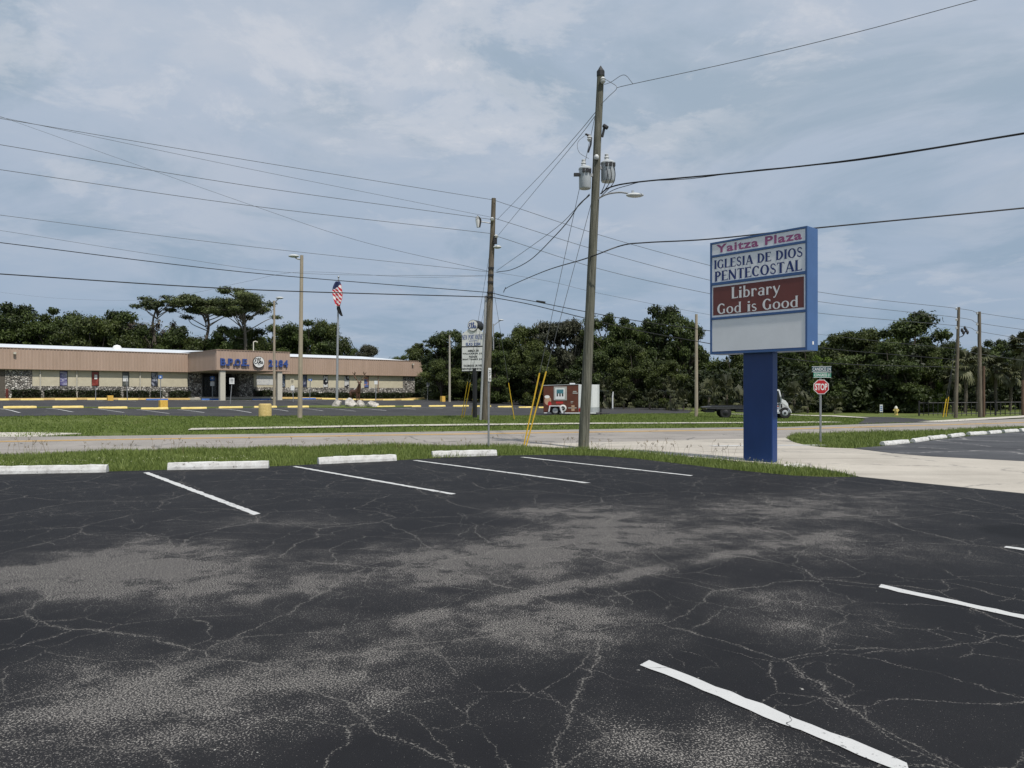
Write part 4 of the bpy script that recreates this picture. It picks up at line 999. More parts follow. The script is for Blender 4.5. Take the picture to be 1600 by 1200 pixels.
lh = MB(); lh.ball(lampc, (.25, .12, .065), 14, 8); lh.build('lamp_head', 'lamp housing', main, smooth=True); MB().cyl(lampc + Vector((-.06, 0, .055)), .035, .07, 10).build('photocell', 'transformer grey', main)
MB().tube(arc_pts([W(944, 132, 20.75), W(955, 128, 20.75), W(975, 117, 20.6), W(989, 131, 20.5)], 6), .008, 5).build('jumper_wire', 'cable grey', main)
MB().tube(arc_pts([W(918, 209, 20.8), W(903, 222, 20.7), W(905, 238, 20.7), W(920, 248, 20.8)], 6), .006, 5).build('jumper_wire', 'cable grey', main)
for k, x in enumerate((948, 954, 960)): MB().tube(arc_pts([W(x, 262, 20.72), W(x + 1, 275, 20.7), W(x - 3, 288, 20.7), W(940, 300 + 3 * k, 20.75)], 5), .012, 5).build('drop_lead', 'cable black', main)
# --- the second pole across the road
Y2 = 42.0
qA = GY(758.5, Y2); qT = W(771.5, 310, Y2)
sec = empty('utility_pole', qA, 'grey wooden utility pole standing in front of the lodge reader sign', 'utility pole')
pole_mesh(MB(), qA - UP * .3, qT, .23, .125, seed=5).build('pole_shaft', 'weathered pole wood', sec, smooth=True)
for x, y in ((769, 343), (775, 370)): MB().lathe(W(x, y, Y2 - .25), [(.07, -.08), (.13, -.03), (.07, 0), (.13, .05), (.05, .12)], 10).build('insulator', 'porcelain', sec, smooth=True)
a = W(747, 347, Y2 - .3); MB().tube([a + Vector((-.05, 0, .3)), a + Vector((-.02, 0, .1)), a + Vector((0, 0, -.3))], [.09, .13, .08], 8).build('fuse_cutout', 'porcelain', sec, smooth=True)
MB().tube(arc_pts([a + Vector((-.05, -.02, .34)), a + Vector((.14, -.02, .12)), a + Vector((.08, -.02, -.3))], 5), .05, 6).build('fuse_tube', 'black hardware', sec)
MB().tube([a + UP * .05, W(768, 349, Y2)], .03, 6).build('bracket', 'galvanised', sec)
MB().box(W(774, 375, Y2 - .2), (.2, .25, .42)).build('switch_box', 'black hardware', sec); MB().ball(W(777, 386, Y2 - .2), (.24, .16, .1), 10, 6).build('lamp_head', 'lamp housing', sec, smooth=True)
for y in (419, 430, 441, 457, 464): MB().box(qA.lerp(qT, (655 - y) / 345) + Vector((0, -.14, 0)), (.34, .12, .1)).build('cable_clamp', 'black hardware', sec)
MB().tube([qA + Vector((-.28, -.05, 0)), qA.lerp(qT, .56) + Vector((-.24, -.05, 0))], .07, 8).build('conduit', 'galvanised', sec)
# --- right-hand poles
def simple_pole(px, py0, py1, Y, r0, r1, mat, label, pxt=None, name='utility_pole', hw=True):
    a = GY(px, Y); t = W(pxt if pxt else px, py1, Y); e = empty(name, a, label, 'utility pole' if name == 'utility_pole' else 'pole')
    pole_mesh(MB(), a - UP * .2, t, r0, r1, seed=int(px)).build('pole_shaft', mat, e, smooth=True)
    if hw:
        for dy in (3, 20, 33): 
            c = t - UP * dy / FPX * Y; MB().lathe(c + Vector((-.17, -.05, 0)), [(.04, -.06), (.08, -.02), (.04, .02), (.08, .06), (.03, .1)], 8).build('insulator', 'porcelain', e); MB().tube([c, c + Vector((-.2, -.05, -.02))], .025, 5).build('bracket', 'galvanised', e)
    return e
e = simple_pole(1493, 652, 480, 48.5, .12, .085, 'weathered pole wood', 'slim utility pole left of the pair beside the black fence', 1498)
for k in range(5): MB().ball(W(1503 + 2.2 * k, 516 + 4 * math.sin(k * 2.1), 48.3), (.08, .08, .14), 8, 5).build('line_hardware', 'black hardware', e)
MB().tube(arc_pts([W(1499, 527, 48.4), W(1505, 524, 48.3), W(1510, 514, 48.3)], 5), .03, 5).build('riser', 'black hardware', e)
simple_pole(1531.5, 651, 487, 49.5, .135, .10, 'weathered pole wood', 'thicker utility pole right of the pair beside the black fence', 1530)
simple_pole(1537, 651, 572, 49.9, .085, .08, 'red brown pole wood', 'short red-brown stub pole propping the thicker right pole', name='stub_pole', hw=False)
simple_pole(1598.5, 650, 594, 50.5, .11, .10, 'red brown pole wood', 'red-brown post cut by the right edge of the picture', name='stub_pole', hw=False)
# --- lamp poles in the far lot
def lamp_pole(px, Y, ytop, r0, r1, mat, label, head, sway=0):
    a = GY(px, Y); t = W(px + sway, ytop, Y); e = empty('lamp_pole', a, label, 'lamp post')
    MB().tube([a - UP * .1, a.lerp(t, .5), t], [r0, (r0 + r1) / 2, r1], 8).build('pole_shaft', mat, e)
    for hx, hy, bx in head:
        h = W(hx, hy, Y); arm = W(bx, hy + 4, Y); MB().tube(arc_pts([t - UP * .25, arm, h], 4), .05, 6).build('lamp_arm', 'galvanised', e); MB().ball(h, (.34, .18, .10), 10, 6).build('lamp_head', 'lamp housing', e, smooth=True)
    return e
lamp_pole(468.5, 44.5, 399, .15, .10, 'concrete pole', 'tall tan concrete lamp pole left of the flagpole', [(459, 400, 464)], 3)
lamp_pole(428.5, 62, 470, .12, .08, 'concrete pole', 'tan lamp pole with curved arm before the lodge entrance', [(437, 465.5, 432)])
lamp_pole(702.5, 88, 524, .14, .09, 'pale concrete pole', 'plain pale pole between the lodge and the reader sign', [])
lamp_pole(1088, 55, 491, .14, .10, 'concrete pole', 'tan concrete pole behind the flatbed truck tail', [])
lamp_pole(771, 95, 506, .1, .08, 'galvanised', 'thin distant street lamp beside the second utility pole', [(783, 500, 777)])
# --- guy wires and their yellow guards
def guy(top, foot, gtop, label, rad=.028, wr=.008, Yg=None):
    f = foot; e = empty('guy_wire', f, label, 'guy wire'); t = Vector(top)
    d = (t - f); MB().tube([f - d.normalized() * .1, t], wr, 5).build('wire', 'cable grey', e)
    MB().tube([f, f + d * gtop], rad, 8).build('guard', 'yellow guard', e, smooth=True); return e
f1 = GY(818.5, 21.9); guy(mp_(148), f1, .215, 'yellow-guarded guy wire running to the near pole top, left of its pair', .021)
f2 = GY(822.0, 21.6); guy(mp_(293), f2, .297, 'yellow-guarded guy wire running to the near pole, right of its pair', .021)
qp = lambda py: qA.lerp(qT, (655 - py) / 345)
for px, Y, yt, gt, lab in ((721, 45, 372, .215, 'thin yellow guy guard left of the reader sign post, nearer of two'), (724.5, 45.5, 425, .255, 'thin yellow guy guard left of the reader sign post, farther of two'),
                           (737, 52, 430, .21, 'faint yellow guy guard just left of the reader sign post'), (803.5, 44, 425, .255, 'single yellow guy guard leaning right of the second pole')):
    guy(qp(yt), GY(px, Y), gt, lab, .024, .01)
guy(W(1497, 520, 48.5), GY(1473.5, 49), .22, 'pale yellow guy guard leaning left of the fence', .035, .01)
guy(W(1498, 500, 48.5), GY(1478, 49.4), .21, 'second pale guy guard beside the slim right pole', .03, .01)

# ================================================================== WIRES
def wire(pts, r, label, mat='cable black', n=7):
    P = arc_pts([W(*p) for p in pts], n); o = MB().tube(P, r, 5).build('overhead_wire', mat, None, P[0]); return tag(o, label, 'wire', 'overhead wires')
YL = 34.6
wire([(-160, 160, 33.6), (0, 185, YL), (380, 249, 38), (769, 312, 41.8)], .013, 'topmost wire from the left edge to the second pole top', 'cable grey')
wire([(-160, 156, 33.6), (0, 183, YL), (380, 262, 38), (766, 339, 41.8)], .009, 'faint thin wire just under the topmost left wire', 'cable grey')
wire([(-160, 200, 33.6), (0, 226, YL), (380, 289, 38), (769, 343, 41.8)], .014, 'third wire down from the left edge to the second pole', 'cable grey')
wire([(-160, 243, 33.6), (0, 265, YL), (380, 320, 38), (769, 365, 41.8)], .014, 'fourth wire down from the left edge to the second pole', 'cable grey')
wire([(-60, 160, 60), (40, 196, 58), (215, 258, 55), (400, 323, 51), (560, 376, 47), (764, 424, 42.5)], .011, 'thin wire crossing the others steeply down to the second pole', 'cable grey')
wire([(-160, 317, 33.6), (0, 336, YL), (380, 384, 38), (765, 425, 41.8)], .011, 'grey wire below the four upper left wires', 'cable grey')
wire([(-160, 336, 33.6), (0, 360, YL), (270, 402, 37), (470, 427, 39), (762, 431, 41.8)], .008, 'faint sagging wire above the thick black left cables', 'cable grey')
wire([(-160, 361, 33.6), (0, 379, YL), (380, 425, 38), (764, 457, 41.8)], .02, 'upper of two black cables at the left')
wire([(-160, 418, 33.6), (0, 428, YL), (380, 452, 38), (763, 464, 41.8)], .028, 'thick lowest black cable from the left edge to the second pole')
wire([(762, 431, 41.9), (640, 433, 46), (470, 425, 52), (380, 441, 58), (300, 458, 66), (215, 469, 78), (90, 466, 88), (-40, 452, 95)], .008, 'faint far wire over the left treetops', 'cable grey')
YR = 48.5
wire([(773, 313, 41.8), (940, 368, 43.5), (1110, 415, 45), (1278, 456, 46.4), (1497, 482, YR), (1531, 489, 49.5), (1620, 502, 52)], .014, 'topmost wire from the second pole to the right pair of poles', 'cable grey')
wire([(773, 341, 41.8), (940, 393, 43.5), (1110, 438, 45), (1278, 471, 46.4), (1496, 496, YR), (1531, 505, 49.5), (1620, 518, 52)], .014, 'middle wire from the second pole to the right pair of poles', 'cable grey')
wire([(773, 368, 41.8), (940, 421, 43.5), (1110, 459, 45), (1278, 489, 46.4), (1495, 509, YR), (1531, 518, 49.5), (1620, 533, 52)], .014, 'lowest of three wires from the second pole to the right pair', 'cable grey')
wire([(772, 425, 41.8), (860, 440, 43), (940, 459, 43.6), (1110, 492, 45), (1278, 522, 46.4), (1494, 545, YR)], .008, 'faint wire below the three right-hand wires', 'cable grey')
wire([(766, 457, 41.8), (795, 464, 42), (830, 470, 42.2), (910, 486, 43), (1000, 502, 43.8), (1110, 517, 45), (1278, 543, 46.4), (1494, 562, YR)], .022, 'upper black cable sagging right from the second pole')
wire([(766, 464, 41.8), (830, 476, 42.2), (910, 496, 43), (1000, 517, 43.8), (1110, 537, 45), (1278, 566, 46.4), (1494, 574, YR)], .024, 'lower black cable sagging right from the second pole')
wire([(838, 470.5, 42.2), (852, 472.5, 42.3)], .06, 'short black splice case on the upper right cable')
wire([(1494, 545, YR), (1531, 553, 49.5), (1620, 566, 52)], .01, 'faint wire between the right pair of poles', 'cable grey')
wire([(964, 137, 20.6), (989, 131, 20.2), (1150, 96, 18.8), (1340, 50, 17.4), (1525, 0, 16.2), (1800, -75, 14.5)], .0085, 'thin wire rising right from the near pole top', 'cable grey')
wire([(942, 122, 20.8), (953, 128, 20.7), (964, 137, 20.6), (952, 150, 20.7), (939, 163, 20.8)], .008, 'small wire bridle holding the rising wire to the pole', 'cable grey', 4)
wire([(938, 303, 20.8), (955, 292, 20.7), (1000, 284, 20.3), (1150, 270, 19.2), (1340, 249, 18), (1600, 208, 16.4), (1800, 172, 15.2)], .021, 'thick twisted black service cable right of the transformers')
wire([(940, 308, 20.8), (958, 297, 20.7), (980, 290, 20.5), (1010, 283, 20.2), (1080, 279, 19.7), (1180, 266, 19), (1340, 250.5, 18), (1600, 209.5, 16.4)], .010, 'thin cable twisted around the service cable')
wire([(790, 449, 41), (787, 457, 42), (793, 449, 40), (850, 424, 29), (915, 404, 21.2), (970, 384, 20.4), (1010, 379, 20), (1110, 373.5, 19.2), (1278, 356, 18), (1600, 325, 16), (1800, 303, 15)], .018, 'black cable passing behind the plaza sign top')
wire([(930, 176, 20.9), (900, 212, 24), (850, 268, 31), (777, 343, 41.8)], .010, 'upper of two thin wires between the two near poles', 'cable grey')
wire([(930, 181, 20.9), (905, 214, 24), (855, 275, 31), (779, 367, 41.8)], .010, 'lower of two thin wires between the two near poles', 'cable grey')
wire([(921, 303, 20.9), (900, 326, 23), (860, 363, 30), (776, 423, 41.8)], .011, 'straight wire from below the transformers to the second pole', 'cable grey')
wire([(921, 305, 20.9), (904, 321, 22.5), (888, 345, 25), (865, 371, 29), (830, 405, 34), (800, 421, 38), (776, 425, 41.8)], .019, 'sagging black cable from below the transformers to the second pole')

# ================================================================== SIGNS
pm('galvanised post', (.26, .27, .28), .55, .2, 8, metal=.2); pm('stop red', (.42, .012, .018), .4, .06); pm('street green', (.015, .20, .12), .4, .08); pm('street dark', (.02, .07, .09), .4, .08)
pm('sign face', (.72, .73, .72), .45, .05); pm('access blue', (.03, .13, .42), .45, .08); pm('green sign post', (.06, .085, .07), .6, .2)
def face_axes(p):                                 # a plate that looks back at the camera side
    v = Vector((p.x, p.y, 0)).normalized(); u = Vector((v.y, -v.x, 0)); return u, -v
ss = G(1282, 692.5); ssign = empty('stop_sign', ss, 'red octagonal stop sign with two green street name blades above', 'stop sign')
u = Vector((.985, -.17, 0)).normalized(); n = Vector((u.y, -u.x, 0)); n = n if n.y < 0 else -n
def zat(py, p): return CAM_H + (HZ - py) / FPX * p.y
MB().tube([ss - UP * .2, ss + UP * (zat(572, ss) - ss.z)], .034, 8).build('post', 'galvanised post', ssign)
oc = Vector((ss.x + .01, ss.y, zat(604.5, ss))) + n * .045; r_ = 14.0 / FPX * ss.y / math.cos(R(22.5)) * .98
octp = lambda r: [oc + u * r * math.cos(R(22.5 + 45 * k)) + UP * r * math.sin(R(22.5 + 45 * k)) for k in range(8)]
pl = MB().prism(octp(r_ * .80 * 1.02), n * .004).build('plate_border', 'sign face', ssign)
MB().prism([p + n * .0045 for p in octp(r_ * .80 * .94)], n * .002).build('plate_face', 'stop red', pl)
put_text('STOP', oc + n * .0068 - UP * .105, u, UP, r_ * 1.22, .21, 'lettering', 'sign face', pl, .002, .025)
def blade(z0, z1, wpx, s, mt, uu, off):
    h = wpx / 2 / FPX * ss.y; nn = Vector((uu.y, -uu.x, 0)); nn = nn if nn.y < 0 else -nn; o = Vector((ss.x + .03, ss.y, 0)) + nn * off
    b = MB().obox(o, uu, nn, UP, (-h, h), (0, .012), (z0, z1)).build('name_blade', mt, ssign)
    f = MB().obox(o, uu, nn, UP, (-h, h), (.0125, .0135), (z1 - .015, z1 - .004)).build('blade_border', 'sign face', b)
    MB().obox(o, uu, nn, UP, (-h, h), (.0125, .0135), (z0 + .004, z0 + .015)).build('blade_border', 'sign face', b)
    put_text(s, o + nn * .013 + UP * (z0 + .04), uu, UP, h * 1.86, z1 - z0 - .08, 'lettering', 'sign face', b, .002, .012)
blade(zat(581.3, ss), zat(572.3, ss), 28, 'CANDICE LN', 'street dark', Vector((.985, -.30, 0)).normalized(), .03)
blade(zat(590.2, ss), zat(581.8, ss), 27, 'CONGRESS ST', 'street green', Vector((.985, -.05, 0)).normalized(), .06)
# bare metal post with a narrow marker plate, in the near grass
mpst = G(763.5, 699); e = empty('sign_post', mpst, 'slim metal post in the grass with a narrow lettered plate', 'sign post')
MB().tube([mpst - UP * .2, mpst + UP * (zat(578, mpst))], .028, 6).build('post', 'galvanised post', e)
uu = Vector((.55, .83, 0)); nn = Vector((.83, -.55, 0)); o = Vector((mpst.x, mpst.y, 0)) + nn * .035
b = MB().obox(o, uu, nn, UP, (-.07, .07), (0, .006), (zat(596, mpst), zat(575, mpst))).build('plate', 'sign face', e)
for k, chh in enumerate('270'): put_text(chh, o + nn * .0065 + UP * (zat(582.5 + 6 * k, mpst)), uu, UP, .09, .085, 'lettering', 'ink black', b, .002, .02)
# reader sign of the lodge
rs = GY(742, 46); rs_n = Vector((-.40, -.92, 0)).normalized(); rs_u = Vector((-rs_n.y, rs_n.x, 0))
rsign = empty('reader_board_sign', rs, 'white reader-board sign of the lodge with a black drum on top', 'sign')
mm = lambda px: px / FPX * 46 
RZ0, RZ1 = zat(580.5, rs), zat(521.5, rs); hw = mm(20.5); c0 = Vector((rs.x, rs.y, 0))
c0 = Vector(((739.5 - 800) / FPX * 46, 46, 0))
for s in (-.0,): MB().tube([rs - UP * .1, Vector((rs.x, rs.y, RZ0 + .2))], .14, 8).build('post', 'ink black', rsign)
bd = MB().obox(c0, rs_u, rs_n, UP, (-hw, hw), (-.28, 0), (RZ0, RZ1)).build('cabinet', 'ink black', rsign)
zm = zat(541.8, rs)
MB().obox(c0, rs_u, rs_n, UP, (-hw + .04, hw - .04), (.001, .02), (zm + .05, RZ1)).build('name_panel', 'sign white', rsign)
rp = MB().obox(c0, rs_u, rs_n, UP, (-hw + .04, hw - .04), (.001, .02), (RZ0 + .04, zm - .03)).build('reader_panel', 'sign white', rsign)
arch = [(-hw + .04, RZ1 + .001), (hw - .04, RZ1 + .001), (hw * .55, RZ1 + .22), (hw * .25, RZ1 + .42), (0, RZ1 + .5), (-hw * .25, RZ1 + .42), (-hw * .55, RZ1 + .22)]
MB().prism([c0 + rs_u * a + UP * b for a, b in arch], rs_n * .02).build('arched_top', 'sign white', rsign)
dc = c0 + UP * zat(508.8, rs); dr = mm(9.0)
dm = disc(dc - rs_n * .75, rs_u, UP, dr, rs_n, .82, 'drum', 'ink black', rsign); disc(dc + rs_n * .071, rs_u, UP, dr * .93, rs_n, .01, 'drum_face', 'sign white', dm)
script_word(dc + rs_n * .085 - UP * .02, rs_u, UP, dr * 1.6, 'emblem_script', 'sign blue', dm)
serif('NEW PORT RICHEY', c0 + rs_n * .021 + UP * zat(530.5, rs), rs_u, UP, hw * 1.86, mm(7.6), 'lettering', 'sign blue', rsign)
put_text('ELKS 2284', c0 + rs_n * .021 + UP * zat(540, rs), rs_u, UP, hw * 1.25, mm(4.8), 'lettering', 'sign blue', rsign, .004, .03)
MB().obox(c0, rs_u, rs_n, UP, (-.3, .3), (.021, .024), (zat(533.2, rs), zat(532.2, rs))).build('rule', 'sign blue', rsign)
for k, s in enumerate(['AMERICA 250', 'WALLACE BLDR  JULY', 'PARADE', 'MANY THANKS  JULY', 'FACEBOOK OR WEB', 'NEWPORTRICHEYELKS']):
    yy = (549.8, 554.4, 559, 563.4, 573, 578)[k]; put_text(s, c0 + rs_n * .021 + UP * zat(yy, rs), rs_u, UP, hw * (.95, 1.8, .7, 1.8, 1.6, 1.88)[k], mm(3.3), 'lettering', 'ink black', rp, .004, .03)
# parking bay signs before the lodge
def bay_sign(px, Y, y0, plates, label, lean=0.0, mat='galvanised post'):
    a = GY(px, Y); e = empty('parking_sign', a, label, 'parking sign', 'parking bay signs before the lodge')
    top = W(px + lean, y0, Y); MB().tube([a - UP * .1, top], .04, 6).build('post', mat, e)
    for ya, yb, w, mt in plates:
        h = w / 2 / FPX * Y; za, zb = zat(ya, a), zat(yb, a); q = a.lerp(top, ((za + zb) / 2 - a.z) / (top.z - a.z)); p = MB().obox(Vector((q.x, q.y - .06, 0)), U, NB, UP, (-h * 1.15, h * 1.15), (0, .02), (zb, za)).build('plate', mt, e)
        if mt == 'access blue': MB().obox(Vector((q.x, q.y - .06, 0)), U, NB, UP, (-h * .5, h * .5), (.0205, .024), (zb + (za - zb) * .3, zb + (za - zb) * .7)).build('symbol', 'sign face', p)
        elif za - zb > .5: 
            for k in (.3, .55, .75): MB().obox(Vector((q.x, q.y - .06, 0)), U, NB, UP, (-h * .7, h * .7), (.0205, .024), (zb + (za - zb) * k, zb + (za - zb) * (k + .09))).build('print', 'ink black', p)
    return e
bay_sign(149.5, 72, 604, [], 'bare sign post before the lodge kerb, below the red window')
bay_sign(199, 73, 592, [], 'bare leaning post before the grey poster window', -.8)
bay_sign(251, 75, 586, [(586.5, 592, 5, 'access blue')], 'small blue parking sign on a post left of the entrance')
bay_sign(332, 82, 587, [(588, 594.5, 5.6, 'access blue'), (596, 603, 5.4, 'sign face')], 'blue sign above a white sign, left of the cream entrance column')
bay_sign(359.5, 70, 590, [(590.5, 600, 6.5, 'sign face')], 'tilted white sign before the dark entrance doors', 3.5)
bay_sign(458.5, 76, 592, [(592, 601.5, 5.6, 'beige wall'), (602.5, 610, 5.4, 'sign face')], 'beige plate over a white plate, right of the entrance', -2)
bay_sign(484, 88, 591.5, [(592, 595.5, 5, 'access blue')], 'small blue sign on a post right of the tall tan pole', 1)
bay_sign(587, 78, 595, [(595, 600.5, 5, 'sign face')], 'white plate with a dark spot right of the elk statue', .5)
bay_sign(667.5, 97, 597, [(597.5, 604, 4.6, 'sign face')], 'white sign standing past the right end of the lodge', 1.6)
# small white notice and marker post at the right
a = GY(1377, 54); e = empty('notice_board', a, 'small white notice board on short legs before the dark trees', 'notice'); u_, n_v = face_axes(a)
bd = MB().obox(a, u_, n_v, UP, (-.1, .1), (0, .03), (.2, .75)).build('board', 'sign face', e)
for s in (-.07, .07): MB().obox(a, u_, n_v, UP, (s - .015, s + .015), (-.035, -.002), (-.05, .4)).build('leg', 'galvanised post', e)
for k in range(3): MB().obox(a, u_, n_v, UP, (-.07, .07), (.031, .034), (.3 + .13 * k, .36 + .13 * k)).build('print', 'access blue', bd)
a = GY(957.2, 74); e = empty('marker_post', a, 'slender white marker post at the lot edge before the palms', 'post'); MB().tube([a, W(957.2, 620, 74), W(958, 612, 74)], [.07, .07, .05], 6).build('stake', 'sign face', e); MB().tube([a - UP * .05, a + UP * .12], .09, 6).build('base_collar', 'galvanised post', e)
# hydrant
pm('hydrant yellow', (.62, .48, .16), .5, .12); pm('hydrant silver', (.6, .58, .5), .5, .1)
h = GY(1400, 54); e = empty('fire_hydrant', h, 'small yellow fire hydrant in the grass before the dark trees', 'hydrant')
MB().lathe(h - UP * .05, [(.16, 0), (.16, .06), (.11, .07), (.11, .42), (.14, .44), (.14, .5), (.11, .51)], 12).build('barrel', 'hydrant yellow', e, smooth=True)
MB().lathe(h + UP * .46, [(.12, 0), (.11, .08), (.06, .15), (.03, .16), (.03, .21)], 12).build('bonnet', 'hydrant silver', e, smooth=True)
for s in (-1, 1): MB().tube([h + UP * .33, h + Vector((.2 * s, 0, .33))], [.06, .055], 8).build('nozzle', 'hydrant yellow', e)
MB().tube([h + UP * .28, h + Vector((0, -.2, .28))], [.08, .075], 8).build('nozzle', 'hydrant yellow', e)
# yellow concrete blocks
pm('yellow block', (.62, .36, .05), .85, .25, 7, .5, 25, col2=(.78, .50, .12)); pm('ochre block', (.52, .38, .13), .85, .3, 9, .6, 20, col2=(.70, .54, .24))
def block(px0, px1, y0, Y, mat, label, round_=False, name='concrete_block'):
    a = GY((px0 + px1) / 2, Y); w = (px1 - px0) / FPX * Y; h_ = zat(y0, a) - a.z
    mb = MB()
    if round_: mb.lathe(a - UP * .05, [(w / 2, 0), (w / 2, h_ * .9), (w / 2 * .96, h_ + .02), (w / 2 * .8, h_ + .05)], 20)
    else: mb.box(a + UP * (h_ / 2 - .03), (w * .8, w * .8, h_ + .06), ub, .97)
    tag(mb.build(name, mat, None, a, smooth=round_, bevel=0 if round_ else .03), label, 'concrete block', 'yellow concrete blocks in the far lot')
block(167, 177, 618, 71, 'yellow block', 'small orange-yellow block at the kerb before the lodge left wing')
block(248, 262, 625.3, 57, 'yellow block', 'orange-yellow block on the grass median of the far lot')
block(404.5, 424, 630.8, 47.5, 'ochre block', 'large ochre drum-shaped block at the far lot edge', True, 'concrete_drum')
block(688, 695.5, 619, 88, 'yellow block', 'small yellow block right of the lodge, by the plain pole')

# ================================================================== FLAGPOLE, FLAGS
pm('flagpole metal', (.42, .43, .44), .4, .08, metal=.5)
fp = GY(526.2, 69); ft = W(529, 434, 69); e = empty('flagpole', fp, 'tall thin metal flagpole beside the white rocks', 'flagpole')
MB().tube([fp - UP * .1, fp.lerp(ft, .5), ft], [.13, .10, .06], 10).build('pole_shaft', 'flagpole metal', e, smooth=True); MB().ball(ft + UP * .08, .1, 10, 6).build('finial', 'flagpole metal', e, smooth=True); MB().lathe(fp - UP * .05, [(.2, 0), (.2, .15), (.12, .3)], 12).build('base_collar', 'flagpole metal', e)
def flag_mat():
    m, nt, N, L, b = nodes_of('striped flag'); uv = N('ShaderNodeUVMap'); sp_ = N('ShaderNodeSeparateXYZ'); L(uv.outputs[0], sp_.inputs[0])
    def M(op, a, c=None):
        n = N('ShaderNodeMath'); n.operation = op
        for i, v in enumerate((a, c)):
            if v is None: continue
            if isinstance(v, (int, float)): n.inputs[i].default_value = v
            else: L(v, n.inputs[i])
        return n.outputs[0]
    st = M('GREATER_THAN', M('MODULO', M('MULTIPLY', sp_.outputs[1], 15.0), 2.0), 1.0)
    ca = M('MULTIPLY', M('LESS_THAN', sp_.outputs[0], .4), M('GREATER_THAN', sp_.outputs[1], 6 / 13))
    def mx(f, a, c):
        n = N('ShaderNodeMix'); n.data_type = 'RGBA'; L(f, n.inputs[0])
        for i, v in ((6, a), (7, c)):
            if isinstance(v, tuple): n.inputs[i].default_value = (*v, 1)
            else: L(v, n.inputs[i])
        return n.outputs[2]
    # small white stars on the canton
    fx = M('FRACT', M('MULTIPLY', sp_.outputs[0], 15.0)); fy = M('FRACT', M('MULTIPLY', sp_.outputs[1], 16.7)); d = M('ADD', M('POWER', M('SUBTRACT', fx, .5), 2.0), M('POWER', M('SUBTRACT', fy, .5), 2.0))
    canton = mx(M('LESS_THAN', d, .05), (.02, .03, .10), (.7, .7, .7))
    L(mx(ca, mx(st, (.50, .02, .04), (.78, .76, .76)), canton), b.inputs['Base Color']); b.inputs['Roughness'].default_value = .8; MATS['striped flag'] = m
flag_mat(); pm('black flag cloth', (.012, .012, .014), .85, .3, 4)
def drape(name, top, drop, half, mat, label, cat, seed, lean=0.0, out=.42):
    """a flag hanging slack: narrow at the top of the hoist, billowing in folds, gathered again at the foot"""
    nu, nv = 30, 30; vs = []; uvs = []
    for j in range(nv + 1):
        v = j / nv; wd = half * (.14 + .86 * math.sin(math.pi * min(1, v * .92 + .04)) ** .8) * (1 - .25 * v)
        for i in range(nu + 1):
            s = i / nu * 2 - 1; fold = math.sin(s * 5.2 + seed + v * 1.5)
            x = s * wd + lean * v * v + .05 * math.cos(s * 9 + seed); y = -.14 - .13 * fold * (.3 + .7 * v); z = -v * drop - .30 * abs(s) ** 1.5 * half * (1 if s > 0 else -.6) * math.sin(math.pi * v)
            vs.append((x, y, z)); uvs.append((.2 if v < out - .16 * s else .8, (1 - v * .75 + s * .16 * math.sin(v * 3.1)) % 1.0 if v > .02 else .9))
    me = bpy.data.meshes.new(name); k = nu + 1; f = [(j * k + i, j * k + i + 1, (j + 1) * k + i + 1, (j + 1) * k + i) for j in range(nv) for i in range(nu)]
    me.from_pydata(vs, [], f); ul = me.uv_layers.new(name='UVMap')
    for lp in me.loops: ul.data[lp.index].uv = uvs[lp.vertex_index]
    for p in me.polygons: p.use_smooth = True
    me.materials.append(MATS[mat]); o = bpy.data.objects.new(name, me); C.objects.link(o); o.location = top; md = o.modifiers.new('thick', 'SOLIDIFY'); md.thickness = .012
    return tag(o, label, cat)
drape('national_flag', W(528.8, 440, 68.9), 2.35, .56, 'striped flag', 'red and white striped flag hanging slack from the flagpole', 'flag', .4, 0, .22)
drape('black_flag', W(529.5, 478, 68.9), .95, .26, 'black flag cloth', 'small black flag hanging under the striped flag', 'flag', 1.5, .32)
# ================================================================== ROCKS AND ELK
pm('white rock', (.26, .235, .21), .9, .3, 3.5, 1.0, 9, col2=(.66, .62, .58))
rp_ = [(526.5, 67.5, (.52, .42, .54), 'leftmost white rock at the flagpole foot'), (548, 66.0, (.72, .6, .62), 'largest white rock under the elk statue'), (562.5, 66.6, (.58, .48, .5), 'pale rock behind the elk statue rock, right of centre'), (582, 65.5, (.6, .5, .5), 'rightmost white rock with dark hollows')]
for i, (px, Y, r, lab) in enumerate(rp_): rock(GY(px, Y) - UP * .02, r, i + 11, 'boulder', 'white rock', None, lab, 'boulder', 'white boulders on the grass island')
pm('bronze brown', (.085, .038, .022), .55, .25, 5); pm('antler', (.16, .10, .065), .7, .2, 10)
ek = GY(557, 67.2) + UP * .35
elk = empty('elk_statue', ek, 'brown antlered elk statue standing upright among the white rocks', 'statue')
mb = MB(); s_ = 1.0
def chain(pts, rs, n=10): mb.tube(arc_pts([ek + Vector(p) for p in pts], 4), [x for i in range(len(rs) - 1) for x in [rs[i] + (rs[i + 1] - rs[i]) * k / 4 for k in range(4)]] + [rs[-1]], n)
chain([(-.62, .5, .95), (-.5, .42, 1.02), (-.2, .2, 1.0), (.05, 0, 1.05), (.22, -.15, 1.18)], [.10, .24, .27, .30, .22])           # trunk
chain([(.12, -.08, 1.1), (.26, -.2, 1.42), (.32, -.26, 1.72), (.33, -.3, 1.86)], [.26, .19, .13, .12])                             # neck
chain([(.30, -.24, 1.86), (.35, -.40, 1.84), (.38, -.58, 1.76), (.39, -.64, 1.74)], [.10, .115, .07, .045])                        # head
